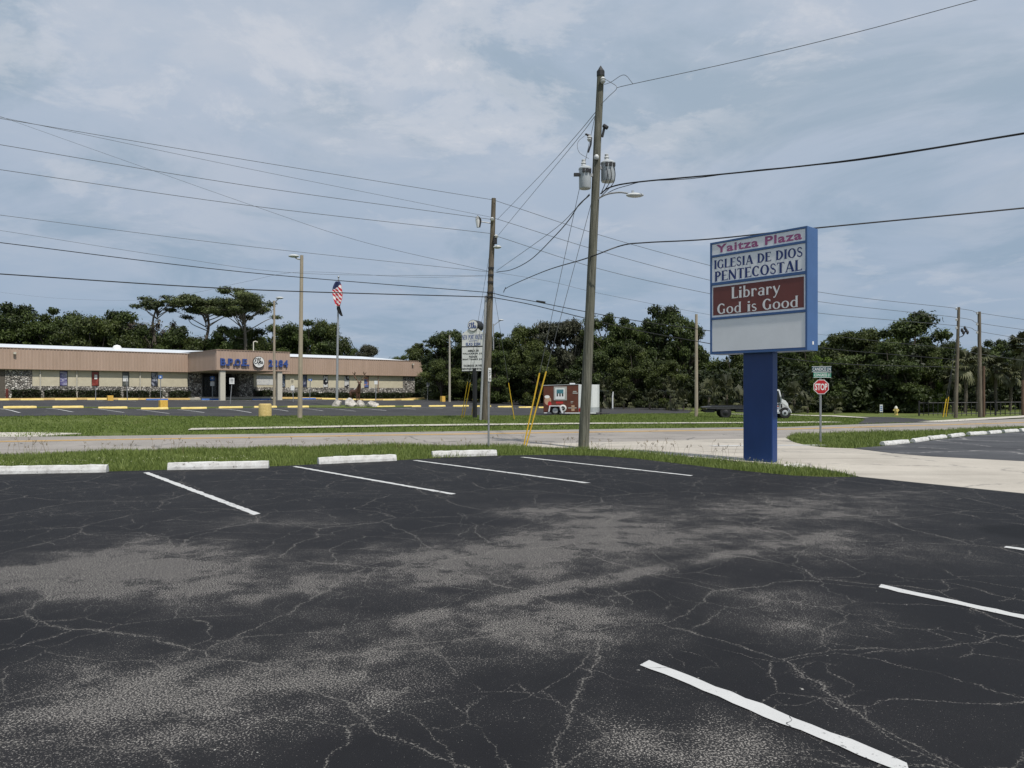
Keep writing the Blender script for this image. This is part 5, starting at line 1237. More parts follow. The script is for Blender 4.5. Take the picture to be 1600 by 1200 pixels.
for x, y, hind in ((.05, -.16, 0), (.22, -.02, 0), (-.62, .32, 1), (-.46, .52, 1)):
    if hind: chain([(x, y, 1.0), (x + .08, y - .06, .72), (x - .06, y + .05, .40), (x - .02, y, .06), (x, y - .02, -.1)], [.19, .13, .06, .045, .06])
    else: chain([(x, y, 1.0), (x + .03, y - .02, .70), (x + .03, y - .04, .42), (x + .01, y - .02, .08), (x + .02, y - .04, -.1)], [.15, .085, .055, .04, .06])
chain([(-.64, .52, 1.05), (-.70, .56, .95), (-.71, .57, .86)], [.05, .05, .02])
bo = mb.build('body', 'bronze brown', elk, smooth=True); rm = bo.modifiers.new('one skin', 'REMESH'); rm.mode = 'VOXEL'; rm.voxel_size = .035; rm.use_smooth_shade = True
for s in (-1, 1):
    mb = MB(); b0 = Vector((.32 + .06 * s, -.30, 1.95))
    beam = [b0, b0 + Vector((.16 * s, .06, .18)), b0 + Vector((.34 * s, .12, .38)), b0 + Vector((.38 * s, .10, .66)), b0 + Vector((.30 * s, .06, .86))]
    mb.tube([ek + p for p in arc_pts(beam, 4)], .048, 6)
    for q, d in ((beam[1], (.06 * s, -.24, .14)), (beam[2], (.16 * s, -.2, .16)), (beam[3], (.2 * s, -.1, .16)), (beam[3], (-.02 * s, -.14, .22))): mb.tube([ek + q, ek + q + Vector(d) * .6, ek + q + Vector(d) + UP * .08], [.042, .034, .012], 5)
    mb.build('antler', 'antler', elk); MB().tube([ek + b0 + Vector((.02 * s, .04, -.06)), ek + b0 + Vector((.12 * s, .06, -.02)), ek + b0 + Vector((.2 * s, .04, .0))], [.03, .045, .01], 6).build('ear', 'bronze brown', elk)

# ================================================================== VEHICLES
pm('trailer wrap', (.085, .026, .015), .45, .25, 2.2, col2=(.135, .042, .024)); pm('trailer white', (.72, .73, .74), .35, .05); pm('trailer silver', (.40, .42, .44), .35, .1); pm('tyre', (.015, .015, .016), .8, .2); pm('wheel white', (.62, .62, .6), .45, .1); pm('tail red', (.35, .01, .01), .3)
pm('wrap tan', (.45, .30, .2), .5, .3, 6); pm('wrap red', (.40, .02, .02), .5); pm('wrap teal', (.06, .19, .23), .4, .3, 8); pm('wrap grey', (.40, .40, .38), .4, .15, 5)
def trailer():
    Y = 55.0; a = GY(849, Y + .35); b = GY(935.5, Y - .35); d = b - a; d.z = 0; ln_ = d.length; tu = d.normalized(); tn = Vector((tu.y, -tu.x, 0)); o = Vector(a); o.z = min(a.z, b.z) - .03
    e = empty('food_trailer', o + tu * ln_ * .45 - tn * .9, 'small brown wrapped food trailer with a white nose, parked on the verge', 'trailer')
    X = lambda px: (px - 849) / 86.5 * ln_; z = lambda py: CAM_H + (HZ - py) / FPX * Y - o.z
    W_ = 1.85; L1, L2 = X(904), X(926); zb, zt = z(644.5), z(601)
    P = lambda t, s, h: o + tu * t - tn * s + UP * h
    MB().hexa([P(0, 0, zb), P(L1, 0, zb), P(L1, W_, zb), P(0, W_, zb)], [P(0, 0, zt - .08), P(L1, 0, zt), P(L1, W_, zt), P(0, W_, zt - .08)]).build('body', 'trailer wrap', e, bevel=.03)
    ns = [(L1 + .002, 0), (L2, 0), (ln_ - .12, .45), (ln_, W_ / 2), (ln_ - .12, W_ - .45), (L2, W_), (L1 + .002, W_)]
    MB().prism([P(t, s, zb + .38) for t, s in ns], UP * (zt - zb - .38)).build('nose', 'trailer white', e, bevel=.02); MB().prism([P(t, s, zb) for t, s in ns], UP * .379).build('stone_guard', 'trailer silver', e)
    MB().obox(o, tu, tn, UP, (X(914.5), X(919)), (.0, .012), (zb + .39, zt - .03)).build('corner_post', 'trailer silver', e)
    MB().hexa([P(-.03, -.03, zt - .08), P(L1 + .02, -.03, zt + .002), P(L1 + .02, W_ + .03, zt + .002), P(-.03, W_ + .03, zt - .08)], [P(-.03, -.03, zt - .03), P(L1 + .02, -.03, zt + .04), P(L1 + .02, W_ + .03, zt + .04), P(-.03, W_ + .03, zt - .03)]).build('roof_edge', 'trailer silver', e)
    MB().obox(o, tu, tn, UP, (X(889), X(897)), (-1.2, -.7), (zt + .03, zt + .13)).build('roof_vent', 'trailer white', e, bevel=.02)
    MB().obox(o, tu, tn, UP, (.05, ln_ - .2), (-.02, .02), (zb - .07, zb - .002)).build('frame_rail', 'trailer white', e)
    hx0, hx1 = X(865.5), X(886); hz0, hz1 = z(625.5), z(604)
    hat = MB().obox(o, tu, tn, UP, (hx0, hx1), (.004, .035), (hz0, hz1)).build('serving_hatch', 'wrap grey', e, bevel=.01)
    MB().obox(o, tu, tn, UP, (hx0 + .12, hx1 - .16), (.036, .042), (hz0 + .1, hz1 - .12)).build('hatch_panel', 'trailer white', hat)
    cx = (hx0 + hx1) / 2 - .02; cz = (hz0 + hz1) / 2
    MB().obox(o, tu, tn, UP, (cx - .26, cx + .26), (.043, .048), (cz, cz + .3)).build('hatch_graphic', 'wrap teal', hat, bevel=.002)
    for k in (-1, 0, 1): MB().obox(o, tu, tn, UP, (cx + .2 * k - .05, cx + .2 * k + .05), (.043, .048), (cz - .22, cz - .003)).build('hatch_graphic', 'ink black', hat)
    dr = MB().obox(o, tu, tn, UP, (X(849.5), X(863.5)), (.003, .02), (zb + .1, zt - .22)).build('rear_panel', 'trailer wrap', e)
    for k, (t, h, r1, r2) in enumerate(((X(856), z(626), .26, .34), (X(855), z(620), .2, .12), (X(859), z(631), .14, .2))):
        MB().prism([P(t + r1 * math.cos(q), -.021 - .001 * k, h + r2 * math.sin(q)) for q in np.linspace(0, 2 * math.pi, 13)[:-1]], tn * .001).build('wrap_print', ('wrap tan', 'letter white', 'wrap red')[k], dr)
    for t0, t1_, h0, h1, mt in ((X(869), X(880), z(630.5), z(627.5), 'wrap red'), (X(895), X(903), z(615), z(613.5), 'wrap grey'), (X(895.5), X(901), z(612.5), z(611), 'wrap grey'), (X(888), X(901), z(638), z(636.6), 'wrap grey'), (X(893), X(898), z(642), z(633), 'wrap tan'), (X(892), X(896), z(628), z(627), 'wrap grey'), (X(892), X(895), z(630), z(629.2), 'wrap grey'), (X(851), X(866), z(638), z(636.8), 'wrap tan')):
        MB().obox(o, tu, tn, UP, (t0, t1_), (.003, .007), (h0, h1)).build('wrap_print', mt, e)
    def wheel(t, s, h, r, w_, par, spare=False):
        c = P(t, s, h); q = MB().tube([c, c + tn * w_ * .2, c + tn * w_ * .8, c + tn * w_], [r * .9, r, r, r * .9], 20).build('spare_wheel' if spare else 'wheel', 'wheel white' if spare else 'tyre', par, smooth=True)
        MB().tube([c + tn * (w_ + .002), c + tn * (w_ + .02)], [r * .6, r * .5], 16).build('rim', 'tyre' if spare else 'wheel white', q, smooth=True)
        MB().tube([c + tn * (w_ + .02), c + tn * (w_ + .04)], r * .16, 10).build('hub', 'galvanised', q); return q
    wheel(X(868), .06, .34, .34, .2, e); wheel(X(868), W_ - .2, .34, .34, .2, e)
    wheel(X(880), -.02, z(638), .27, .10, e, True)
    fx = X(868); MB().prism([P(t, -.06, h) for t, h in ((fx - .5, zb + .05), (fx - .42, .72), (fx + .42, .72), (fx + .62, zb - .05), (fx + .5, zb - .05), (fx + .34, .66), (fx - .34, .66), (fx - .42, zb + .05))], -tn * -.26).build('fender', 'trailer white', e)
    MB().tube([P(ln_ - .3, W_ * .2, zb - .03), P(ln_ + .75, W_ / 2, zb - .05)], .04, 6).tube([P(ln_ - .3, W_ * .8, zb - .03), P(ln_ + .75, W_ / 2, zb - .05)], .04, 6).build('tongue', 'ink black', e)
    MB().tube([P(ln_ + .12, W_ * .42, .0), P(ln_ + .12, W_ * .42, zb + .3)], .05, 8).build('tongue_jack', 'ink black', e)
    MB().obox(o, tu, tn, UP, (L1 + .03, L1 + .2), (.003, .03), (zb + .06, zb + .32)).build('marker_lamp', 'tail red', e)
trailer()
pm('truck white', (.76, .77, .78), .3, .04); pm('truck black', (.016, .016, .018), .5, .3, 6); pm('truck deck', (.05, .05, .052), .45, .3, 5); pm('truck glass', (.02, .025, .03), .08, .1); pm('chrome', (.6, .6, .62), .2, .05, metal=.9)
def truck():
    Y = 53.0; a = GY(1097, Y + .5); b = GY(1232, Y - .4); d = b - a; d.z = 0; ln_ = d.length; tu = d.normalized(); tn = Vector((tu.y, -tu.x, 0)); o = Vector(a); o.z = GY(1200, Y).z
    e = empty('flatbed_truck', o + tu * ln_ * .5 - tn * 1.0, 'white-cab flatbed tow truck with a long black deck behind the blue post', 'truck')
    X = lambda px: (px - 1097) / 135.0 * ln_; z = lambda py: CAM_H + (HZ - py) / FPX * Y - o.z; W_ = 2.15
    P = lambda t, s, h: o + tu * t - tn * s + UP * h
    dz = z(635.0)
    dk = MB().prism([P(t, 0, h) for t, h in ((0.05, dz - .08), (.45, dz - .02), (X(1193), dz), (X(1193), dz - .16), (.7, dz - .2), (.35, dz - .16))], -tn * W_).build('deck', 'truck deck', e)
    MB().obox(o, tu, tn, UP, (.6, X(1192)), (-.06, .03), (dz + .001, dz + .06)).build('deck_rail', 'truck black', dk); MB().obox(o, tu, tn, UP, (.6, X(1192)), (-W_ - .03, -W_ + .06), (dz + .001, dz + .06)).build('deck_rail', 'truck black', dk)
    MB().obox(o, tu, tn, UP, (.5, X(1225)), (-W_ + .6, -.6), (.52, dz - .21)).build('chassis', 'truck black', e)
    MB().obox(o, tu, tn, UP, (.25, .9), (-W_ + .15, -.1), (.42, .62)).build('wheel_lift', 'truck black', e); MB().tube([P(.1, .3, .5), P(1.2, .3, .55)], .06, 6).tube([P(.1, W_ - .3, .5), P(1.2, W_ - .3, .55)], .06, 6).build('lift_arm', 'truck black', e)
    MB().obox(o, tu, tn, UP, (X(1150), X(1172)), (-.5, -.03), (.45, dz - .22)).build('tool_box', 'truck black', e, bevel=.02); MB().obox(o, tu, tn, UP, (1.0, 1.55), (-.4, -.04), (.6, dz - .22)).build('tail_lamp_bar', 'truck black', e)
    MB().obox(o, tu, tn, UP, (X(1188), X(1192)), (-W_ + .1, -.1), (dz + .065, dz + .9)).build('headache_rack', 'truck black', e)
    # cab: one body profile, extruded across and narrowed at the top
    cx0 = X(1195); zt = z(608.5); zh = z(630); zf = .46
    prof = [(cx0, zf), (cx0, zt - .1), (cx0 + .12, zt), (X(1217.5), zt), (X(1219), zt - .06), (X(1222.5), z(623.5)), (X(1228), z(626)), (X(1231.5), z(630.5)), (X(1233), z(638)), (X(1233.2), .6), (X(1231.5), .5), (X(1230), .5)]
    wc = Vector((0, 0, 0)); wx = X(1226.8); arch = [(wx + .43 * math.cos(q), max(.46, .42 + .43 * math.sin(q))) for q in np.linspace(.1, math.pi - .1, 9)]
    prof = prof + arch + [(cx0 + .3, zf)]
    cab = MB().prism([P(t, .06, h) for t, h in prof], -tn * (W_ - .12)).build('cab', 'truck white', e, bevel=.03)
    MB().prism([P(t, .055, h) for t, h in ((X(1204), zh + .06), (X(1204), zt - .12), (X(1216.8), zt - .1), (X(1220), z(623)), (X(1220), zh + .06))], tn * .012).build('side_window', 'truck glass', cab)
    MB().prism([P(t, .055, h) for t, h in ((cx0 + .12, zh + .1), (cx0 + .12, zt - .14), (X(1202.5), zt - .12), (X(1202.5), zh + .06))], tn * .012).build('side_window', 'truck glass', cab)
    MB().prism([P(X(1219.4), .2, zt - .1), P(X(1222.4), .2, z(622.8)), P(X(1222.4), W_ - .2, z(622.8)), P(X(1219.4), W_ - .2, zt - .1)], tu * .02).build('windscreen', 'truck glass', cab)
    for k, (py, w_) in enumerate(((627.5, 4), (631, 5), (634, 4.5), (637, 4.5))): MB().obox(o, tu, tn, UP, (X(1213), X(1213 + w_)), (-.057, -.05), (z(py + 1.2), z(py))).build('door_print', ('sign blue', 'ink black', 'wrap red', 'sign blue')[k], cab)
    dr = MB().obox(o, tu, tn, UP, (X(1203.5), X(1219)), (-.058, -.052), (.62, .64)).build('door_seam', 'ink black', cab)
    MB().obox(o, tu, tn, UP, (X(1219), X(1219) + .012), (-.058, -.052), (.6, zh)).build('door_seam', 'ink black', cab); MB().obox(o, tu, tn, UP, (X(1220.5), X(1222.5)), (-.062, -.05), (zh - .32, zh - .05)).build('side_vent', 'ink black', cab)
    MB().obox(o, tu, tn, UP, (cx0 + .1, X(1219)), (-.2, .02), (.36, .5)).build('side_step', 'trailer silver', e)
    MB().obox(o, tu, tn, UP, (X(1231), X(1234)), (-W_, 0), (.42, .66)).build('bumper', 'chrome', e, bevel=.03)
    for s in (.18, W_ - .35): MB().obox(o, tu, tn, UP, (X(1231.5), X(1233)), (-s - .2, -s), (.78, 1.0)).build('headlight', 'truck glass', cab)
    for s in (-.22, W_ + .02): MB().obox(o, tu, tn, UP, (X(1222), X(1224)), (-s - .2, -s), (z(622), z(614.5))).build('mirror', 'ink black', cab, bevel=.02)
    MB().obox(o, tu, tn, UP, (X(1211), X(1217)), (-W_ + .5, -.5), (zt + .002, zt + .12)).build('light_bar', 'trailer white', cab, bevel=.03)
    for t in (X(1226.8), X(1134.5)):
        for s in (.02, W_ - .3):
            c = P(t, s + .26, .41); q = MB().tube([c, c + tn * .06, c + tn * .22, c + tn * .27], [.36, .41, .41, .36], 22).build('wheel', 'tyre', e, smooth=True)
            MB().tube([c + tn * .272, c + tn * .29], [.21, .18], 16).build('rim', 'trailer silver' if t > 3 and s < 1 else 'truck black', q, smooth=True); MB().tube([c + tn * .29, c + tn * .33], [.08, .06], 10).build('hub', 'truck black', q)
truck()

# ================================================================== FENCE
pm('fence black', (.012, .012, .013), .5, .2)
fence = empty('metal_fence', GY(1500, 51.5), 'low black metal picket fence at the right before the palms', 'fence')
fa, fb = GY(1436, 52.5), GY(1640, 51); L_ = (fb - fa).length; N_ = int(L_ / .3)
me0 = None
for i in range(N_ + 1):
    p = fa.lerp(fb, i / N_); p.z = g1(p.x, p.y); big = i % 8 == 0
    if big: MB().box(p + UP * .5, (.09, .09, 1.1)).build('post', 'fence black', fence); continue
    if me0 is None:
        o0 = MB().box((0, 0, .48), (.035, .035, .98)).build('picket', 'fence black', fence, local=True); me0 = o0
    else: o0 = me0.copy(); C.objects.link(o0); o0.parent = fence
    o0.location = p - Vector(fence.location)
for h in (.12, .88): MB().tube([fa + UP * h, fa.lerp(fb, .5) + UP * h, fb + UP * h], .028, 4).build('rail', 'fence black', fence)

# ================================================================== TREES
leaf_mat('oak leaf', (.009, .017, .004), (.078, .108, .024), .18); leaf_mat('olive leaf', (.012, .021, .004), (.098, .122, .028), .18); leaf_mat('grey leaf', (.020, .024, .012), (.095, .097, .058), .12)
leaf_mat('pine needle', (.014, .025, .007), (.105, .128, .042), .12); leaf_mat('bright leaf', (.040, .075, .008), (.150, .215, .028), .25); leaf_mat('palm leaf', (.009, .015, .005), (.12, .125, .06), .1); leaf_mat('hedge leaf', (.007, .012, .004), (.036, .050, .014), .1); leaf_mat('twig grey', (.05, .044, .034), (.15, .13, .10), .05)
pm('bark', (.055, .045, .035), .95, .3, 6, .8, 20, stretch=(3, 3, .6)); pm('pale bark', (.13, .112, .09), .95, .3, 6, .8, 20, stretch=(3, 3, .6)); pm('palm bark', (.10, .085, .065), .95, .35, 5, .9, 14, stretch=(1, 1, 4))
def leaves(rg, centers, radii, per, size, up=.35, shell=2.2):
    """leaf sprays spread through clumps: rhombus faces, oriented mostly outwards"""
    V = []; T = []
    for c, r in zip(centers, radii):
        n = int(per * (r[0] * r[1] * r[2]) ** (1 / 3) ** 1) if per > 0 else 0
        n = max(20, int(per * (r[0] * r[1] * r[2]) ** .55))
        d = rg.normal(size=(n, 3)); d /= np.linalg.norm(d, axis=1)[:, None]
        q = rg.random(n) ** (1 / shell) * (1 + .18 * rg.normal(size=n)); p = np.asarray(c) + d * q[:, None] * np.asarray(r)
        nrm = d * .7 + rg.normal(size=(n, 3)) * .6 + np.array([0, 0, up]); nrm /= np.linalg.norm(nrm, axis=1)[:, None]
        a = np.cross(nrm, rg.normal(size=(n, 3))); a /= np.linalg.norm(a, axis=1)[:, None]; b = np.cross(nrm, a); s = size * rg.uniform(.55, 1.35, n)[:, None]
        V.append(np.stack([p - a * s, p - b * s * .45, p + a * s, p + b * s * .45], 1)); T.append(np.clip(rg.normal(.38, .2, n) + .16 * rg.normal(), 0, 1))
    v = np.concatenate(V); t = np.concatenate(T); return v.reshape(-1, 3), np.repeat(t, 4)
def fmesh(name, v, t, mat):
    me = rawmesh(name, v, np.arange(len(v)), 4, mat, t); d = me.data; bpy.data.objects.remove(me); return d
def limb(mb, rg, a, b, r0, r1, n=6):
    a, b = Vector(a), Vector(b); m = a.lerp(b, .5) + Vector((rg.normal() * .12, rg.normal() * .12, abs(rg.normal()) * .1)) * (b - a).length; mb.tube(arc_pts([a, m, b], 4), [r0 + (r1 - r0) * i / 8 for i in range(9)], n)
def mesh_of(mb, name, mat): o = mb.build(name, mat, None, local=True); d = o.data; bpy.data.objects.remove(o); return d
PROTO = {}
def proto_oak(key, seed, H, Wd, mat, leaf=.22, per=560, low=.30, bark='bark', nc=34, ragged=.35):
    rg = np.random.default_rng(seed); cs = []; rs = []
    for i in range(nc):
        f = rg.uniform(low, 1.0); a = rg.uniform(0, 2 * np.pi); env = np.sin(np.clip((f - low) / (1 - low), 0, 1) * np.pi * .80 + .42) ** .8
        rad = Wd / 2 * env * math.sqrt(rg.uniform(.05, 1)) * (1 + ragged * rg.normal() * .5); k = rg.uniform(.065, .165) * Wd
        cs.append((rad * math.cos(a), rad * math.sin(a), H * f - k * .5)); rs.append((k * rg.uniform(.9, 1.3), k * rg.uniform(.9, 1.3), k * rg.uniform(.5, .8)))
    v, t = leaves(rg, cs, rs, per, leaf, .35, 1.7); mb = MB(); mb.tube([Vector((0, 0, -.3)), Vector((rg.normal() * .15, rg.normal() * .15, H * .22)), Vector((rg.normal() * .3, rg.normal() * .3, H * .5))], [H * .032, H * .024, H * .016], 9)
    order = sorted(range(nc), key=lambda i: -cs[i][2])
    for i in order[::2]: limb(mb, rg, (0, 0, H * rg.uniform(.18, .45)), cs[i], H * .014, .03)
    PROTO[key] = (mesh_of(mb, 'trunk', bark), fmesh('crown', v, t, mat), H, Wd)
def proto_pine(key, seed, H, Wd, base=.70, nc=36, bark='pale bark'):
    rg = np.random.default_rng(seed); cs = []; rs = []; mb = MB(); top = Vector((rg.normal() * .4, rg.normal() * .4, H * .93))
    mb.tube(arc_pts([Vector((0, 0, -.3)), Vector((rg.normal() * .25, 0, H * .4)), Vector((rg.normal() * .3, 0, H * .7)), top], 4), [H * .017 - H * .012 * i / 12 for i in range(13)], 8)
    for i in range(nc):
        a = rg.uniform(0, 2 * np.pi); sn = rg.uniform(-.45, 1.0); rr = rg.uniform(.5, 1.0) if i % 3 else rg.uniform(.1, .6); cz = H * (base + (1 - base) * .45)
        rad = Wd / 2 * math.sqrt(max(.02, 1 - sn * sn)) * rr; c = (rad * math.cos(a), rad * math.sin(a), cz + H * (1 - base) * .5 * sn * rr + rg.normal() * .2); k = rg.uniform(.06, .125) * Wd
        cs.append(c); rs.append((k * rg.uniform(1, 1.5), k * rg.uniform(1, 1.5), k * .55)); limb(mb, rg, (0, 0, max(H * .45, c[2] - rad * .55 - .4)), c, .09, .03, 5)
        for q in range(2): 
            e2 = Vector(c) + Vector((rg.normal() * k, rg.normal() * k, rg.uniform(0, .3))); limb(mb, rg, c, e2, .03, .012, 4)
    for q in range(3): a = rg.uniform(0, 6.28); limb(mb, rg, (0, 0, H * rg.uniform(.42, .58)), (math.cos(a) * Wd * .28, math.sin(a) * Wd * .28, H * rg.uniform(.45, .6)), .06, .015, 4)
    v, t = leaves(rg, cs, rs, 620, .17, .6, 1.5); PROTO[key] = (mesh_of(mb, 'trunk', bark), fmesh('crown', v, t, 'pine needle'), H, Wd)
def proto_palm(key, seed, H, nf=38, fl=1.25, skirt=12):
    rg = np.random.default_rng(seed); mb = MB()
    if H > .8: mb.tube(arc_pts([Vector((0, 0, -.2)), Vector((.1, 0, H * .5)), Vector((0, 0, H))], 6), [.17 + .02 * math.sin(i * 1.9) for i in range(13)], 9)
    else: mb.tube([Vector((0, 0, -.2)), Vector((0, 0, H))], [.2, .15], 8)
    V = []; T = []
    for i in range(nf + skirt):
        dead = i >= nf; a = rg.uniform(0, 2 * np.pi); el = rg.uniform(-.25, 1.35) if not dead else rg.uniform(-1.25, -.5); d = np.array([math.cos(a) * math.cos(el), math.sin(a) * math.cos(el), math.sin(el)]); o = np.array([0, 0, H]); L_ = fl * rg.uniform(.6, 1.0); hub = o + d * L_ * .75
        s = np.cross(d, [0, 0, 1]); s /= np.linalg.norm(s) + 1e-6; u2 = np.cross(s, d); w = .018; V.append(np.stack([o - s * w, o + s * w, hub + s * w, hub - s * w])); tn = .95 if dead else np.clip(rg.normal(.42, .2), 0, .9); T.append(tn)
        for k in range(11):
            b = (k - 5) / 5 * 1.6; q = d * math.cos(b) + s * math.sin(b); ll = L_ * .8 * (1 - .28 * abs(b) / 1.75); mid = hub + q * ll * .6 + u2 * .04; tip = hub + q * ll - np.array([0, 0, ll * rg.uniform(.15, .45)]); side = np.cross(q, u2) * .085
            V.append(np.stack([hub, mid - side, tip, mid + side])); T.append(np.clip(tn + rg.normal() * .08, 0, 1))
    PROTO[key] = (mesh_of(mb, 'trunk', 'palm bark'), fmesh('crown', np.concatenate(V), np.repeat(np.array(T), 4), 'palm leaf'), H + fl, fl * 2.6)
def proto_bare(key, seed, H):
    rg = np.random.default_rng(seed); mb = MB(); mb.tube([Vector((0, 0, -.3)), Vector((.2, 0, H * .4)), Vector((0, 0, H * .6))], [.22, .16, .1], 8); tips = []
    for i in range(14):
        a = rg.uniform(0, 6.28); b = (math.cos(a) * H * .28 * rg.uniform(.4, 1), math.sin(a) * H * .28 * rg.uniform(.4, 1), H * rg.uniform(.55, 1.0)); limb(mb, rg, (0, 0, H * rg.uniform(.25, .6)), b, .08, .02, 5); tips.append(b)
        for q in range(4): limb(mb, rg, b, (b[0] + rg.normal() * .7, b[1] + rg.normal() * .7, b[2] + rg.uniform(-.3, .8)), .025, .008, 4)
    v, t = leaves(rg, [(x, y, z - .5) for x, y, z in tips], [(.5, .5, .9)] * len(tips), 190, .20, -.2, 1.4); PROTO[key] = (mesh_of(mb, 'trunk', 'pale bark'), fmesh('crown', v, t, 'twig grey'), H, H * .6)
proto_oak('oak1', 1, 12, 11, 'oak leaf', nc=44, low=.15); proto_oak('oak2', 2, 12, 10, 'oak leaf', nc=44, ragged=.6, low=.2); proto_oak('oak3', 3, 12, 12, 'olive leaf', nc=40); proto_oak('oak4', 4, 12, 9, 'grey leaf', .2, 480, .28, 'pale bark', 40, .6)
proto_oak('oak5', 5, 12, 10, 'oak leaf', .22, 520, .12, 'bark', 46, .45); proto_oak('bright', 6, 6, 6, 'bright leaf', .16, 620, .08, 'bark', 26, .4); proto_oak('oak6', 9, 12, 11, 'olive leaf', .20, 520, .1, 'bark', 46, .55); proto_oak('open', 10, 12, 11, 'oak leaf', .2, 380, .35, 'bark', 30, .7)
proto_pine('pine1', 21, 18, 9); proto_pine('pine2', 22, 18, 10, .64, 44); proto_pine('pine3', 23, 18, 7, .78, 20)
proto_palm('palm1', 31, 4.0); proto_palm('palm2', 32, 5.2, 42, 1.3, 18); proto_palm('low1', 33, .5, 20, 1.7, 0); proto_palm('low2', 34, 1.2, 22, 1.6, 7); proto_bare('bare', 41, 11)
def tree(key, px, Y, ytop, wpx, label, rz=0.0, group=None, name=None, cat='tree'):
    tm, cm, H, Wd = PROTO[key]; a = GY(px, Y); h = CAM_H + (HZ - ytop) / FPX * Y - a.z; sz = h / H * .96; sw = wpx / FPX * Y / Wd
    nm = name or ('pine_tree' if key.startswith('pine') else 'palm_tree' if key.startswith(('palm', 'low')) else 'oak_tree' if key.startswith(('oak', 'open')) else 'leafy_tree' if key == 'bright' else 'bare_tree')
    e = empty(nm, a, label, cat, group, rz); e.scale = (sw, sw, sz)
    for n_, m_ in (('trunk', tm), ('crown', cm)): o = bpy.data.objects.new(n_, m_); C.objects.link(o); o.parent = e
    return e
GL_, GC_, GR_ = 'trees behind the lodge', 'trees beyond the far lot', 'trees across the road at the right'
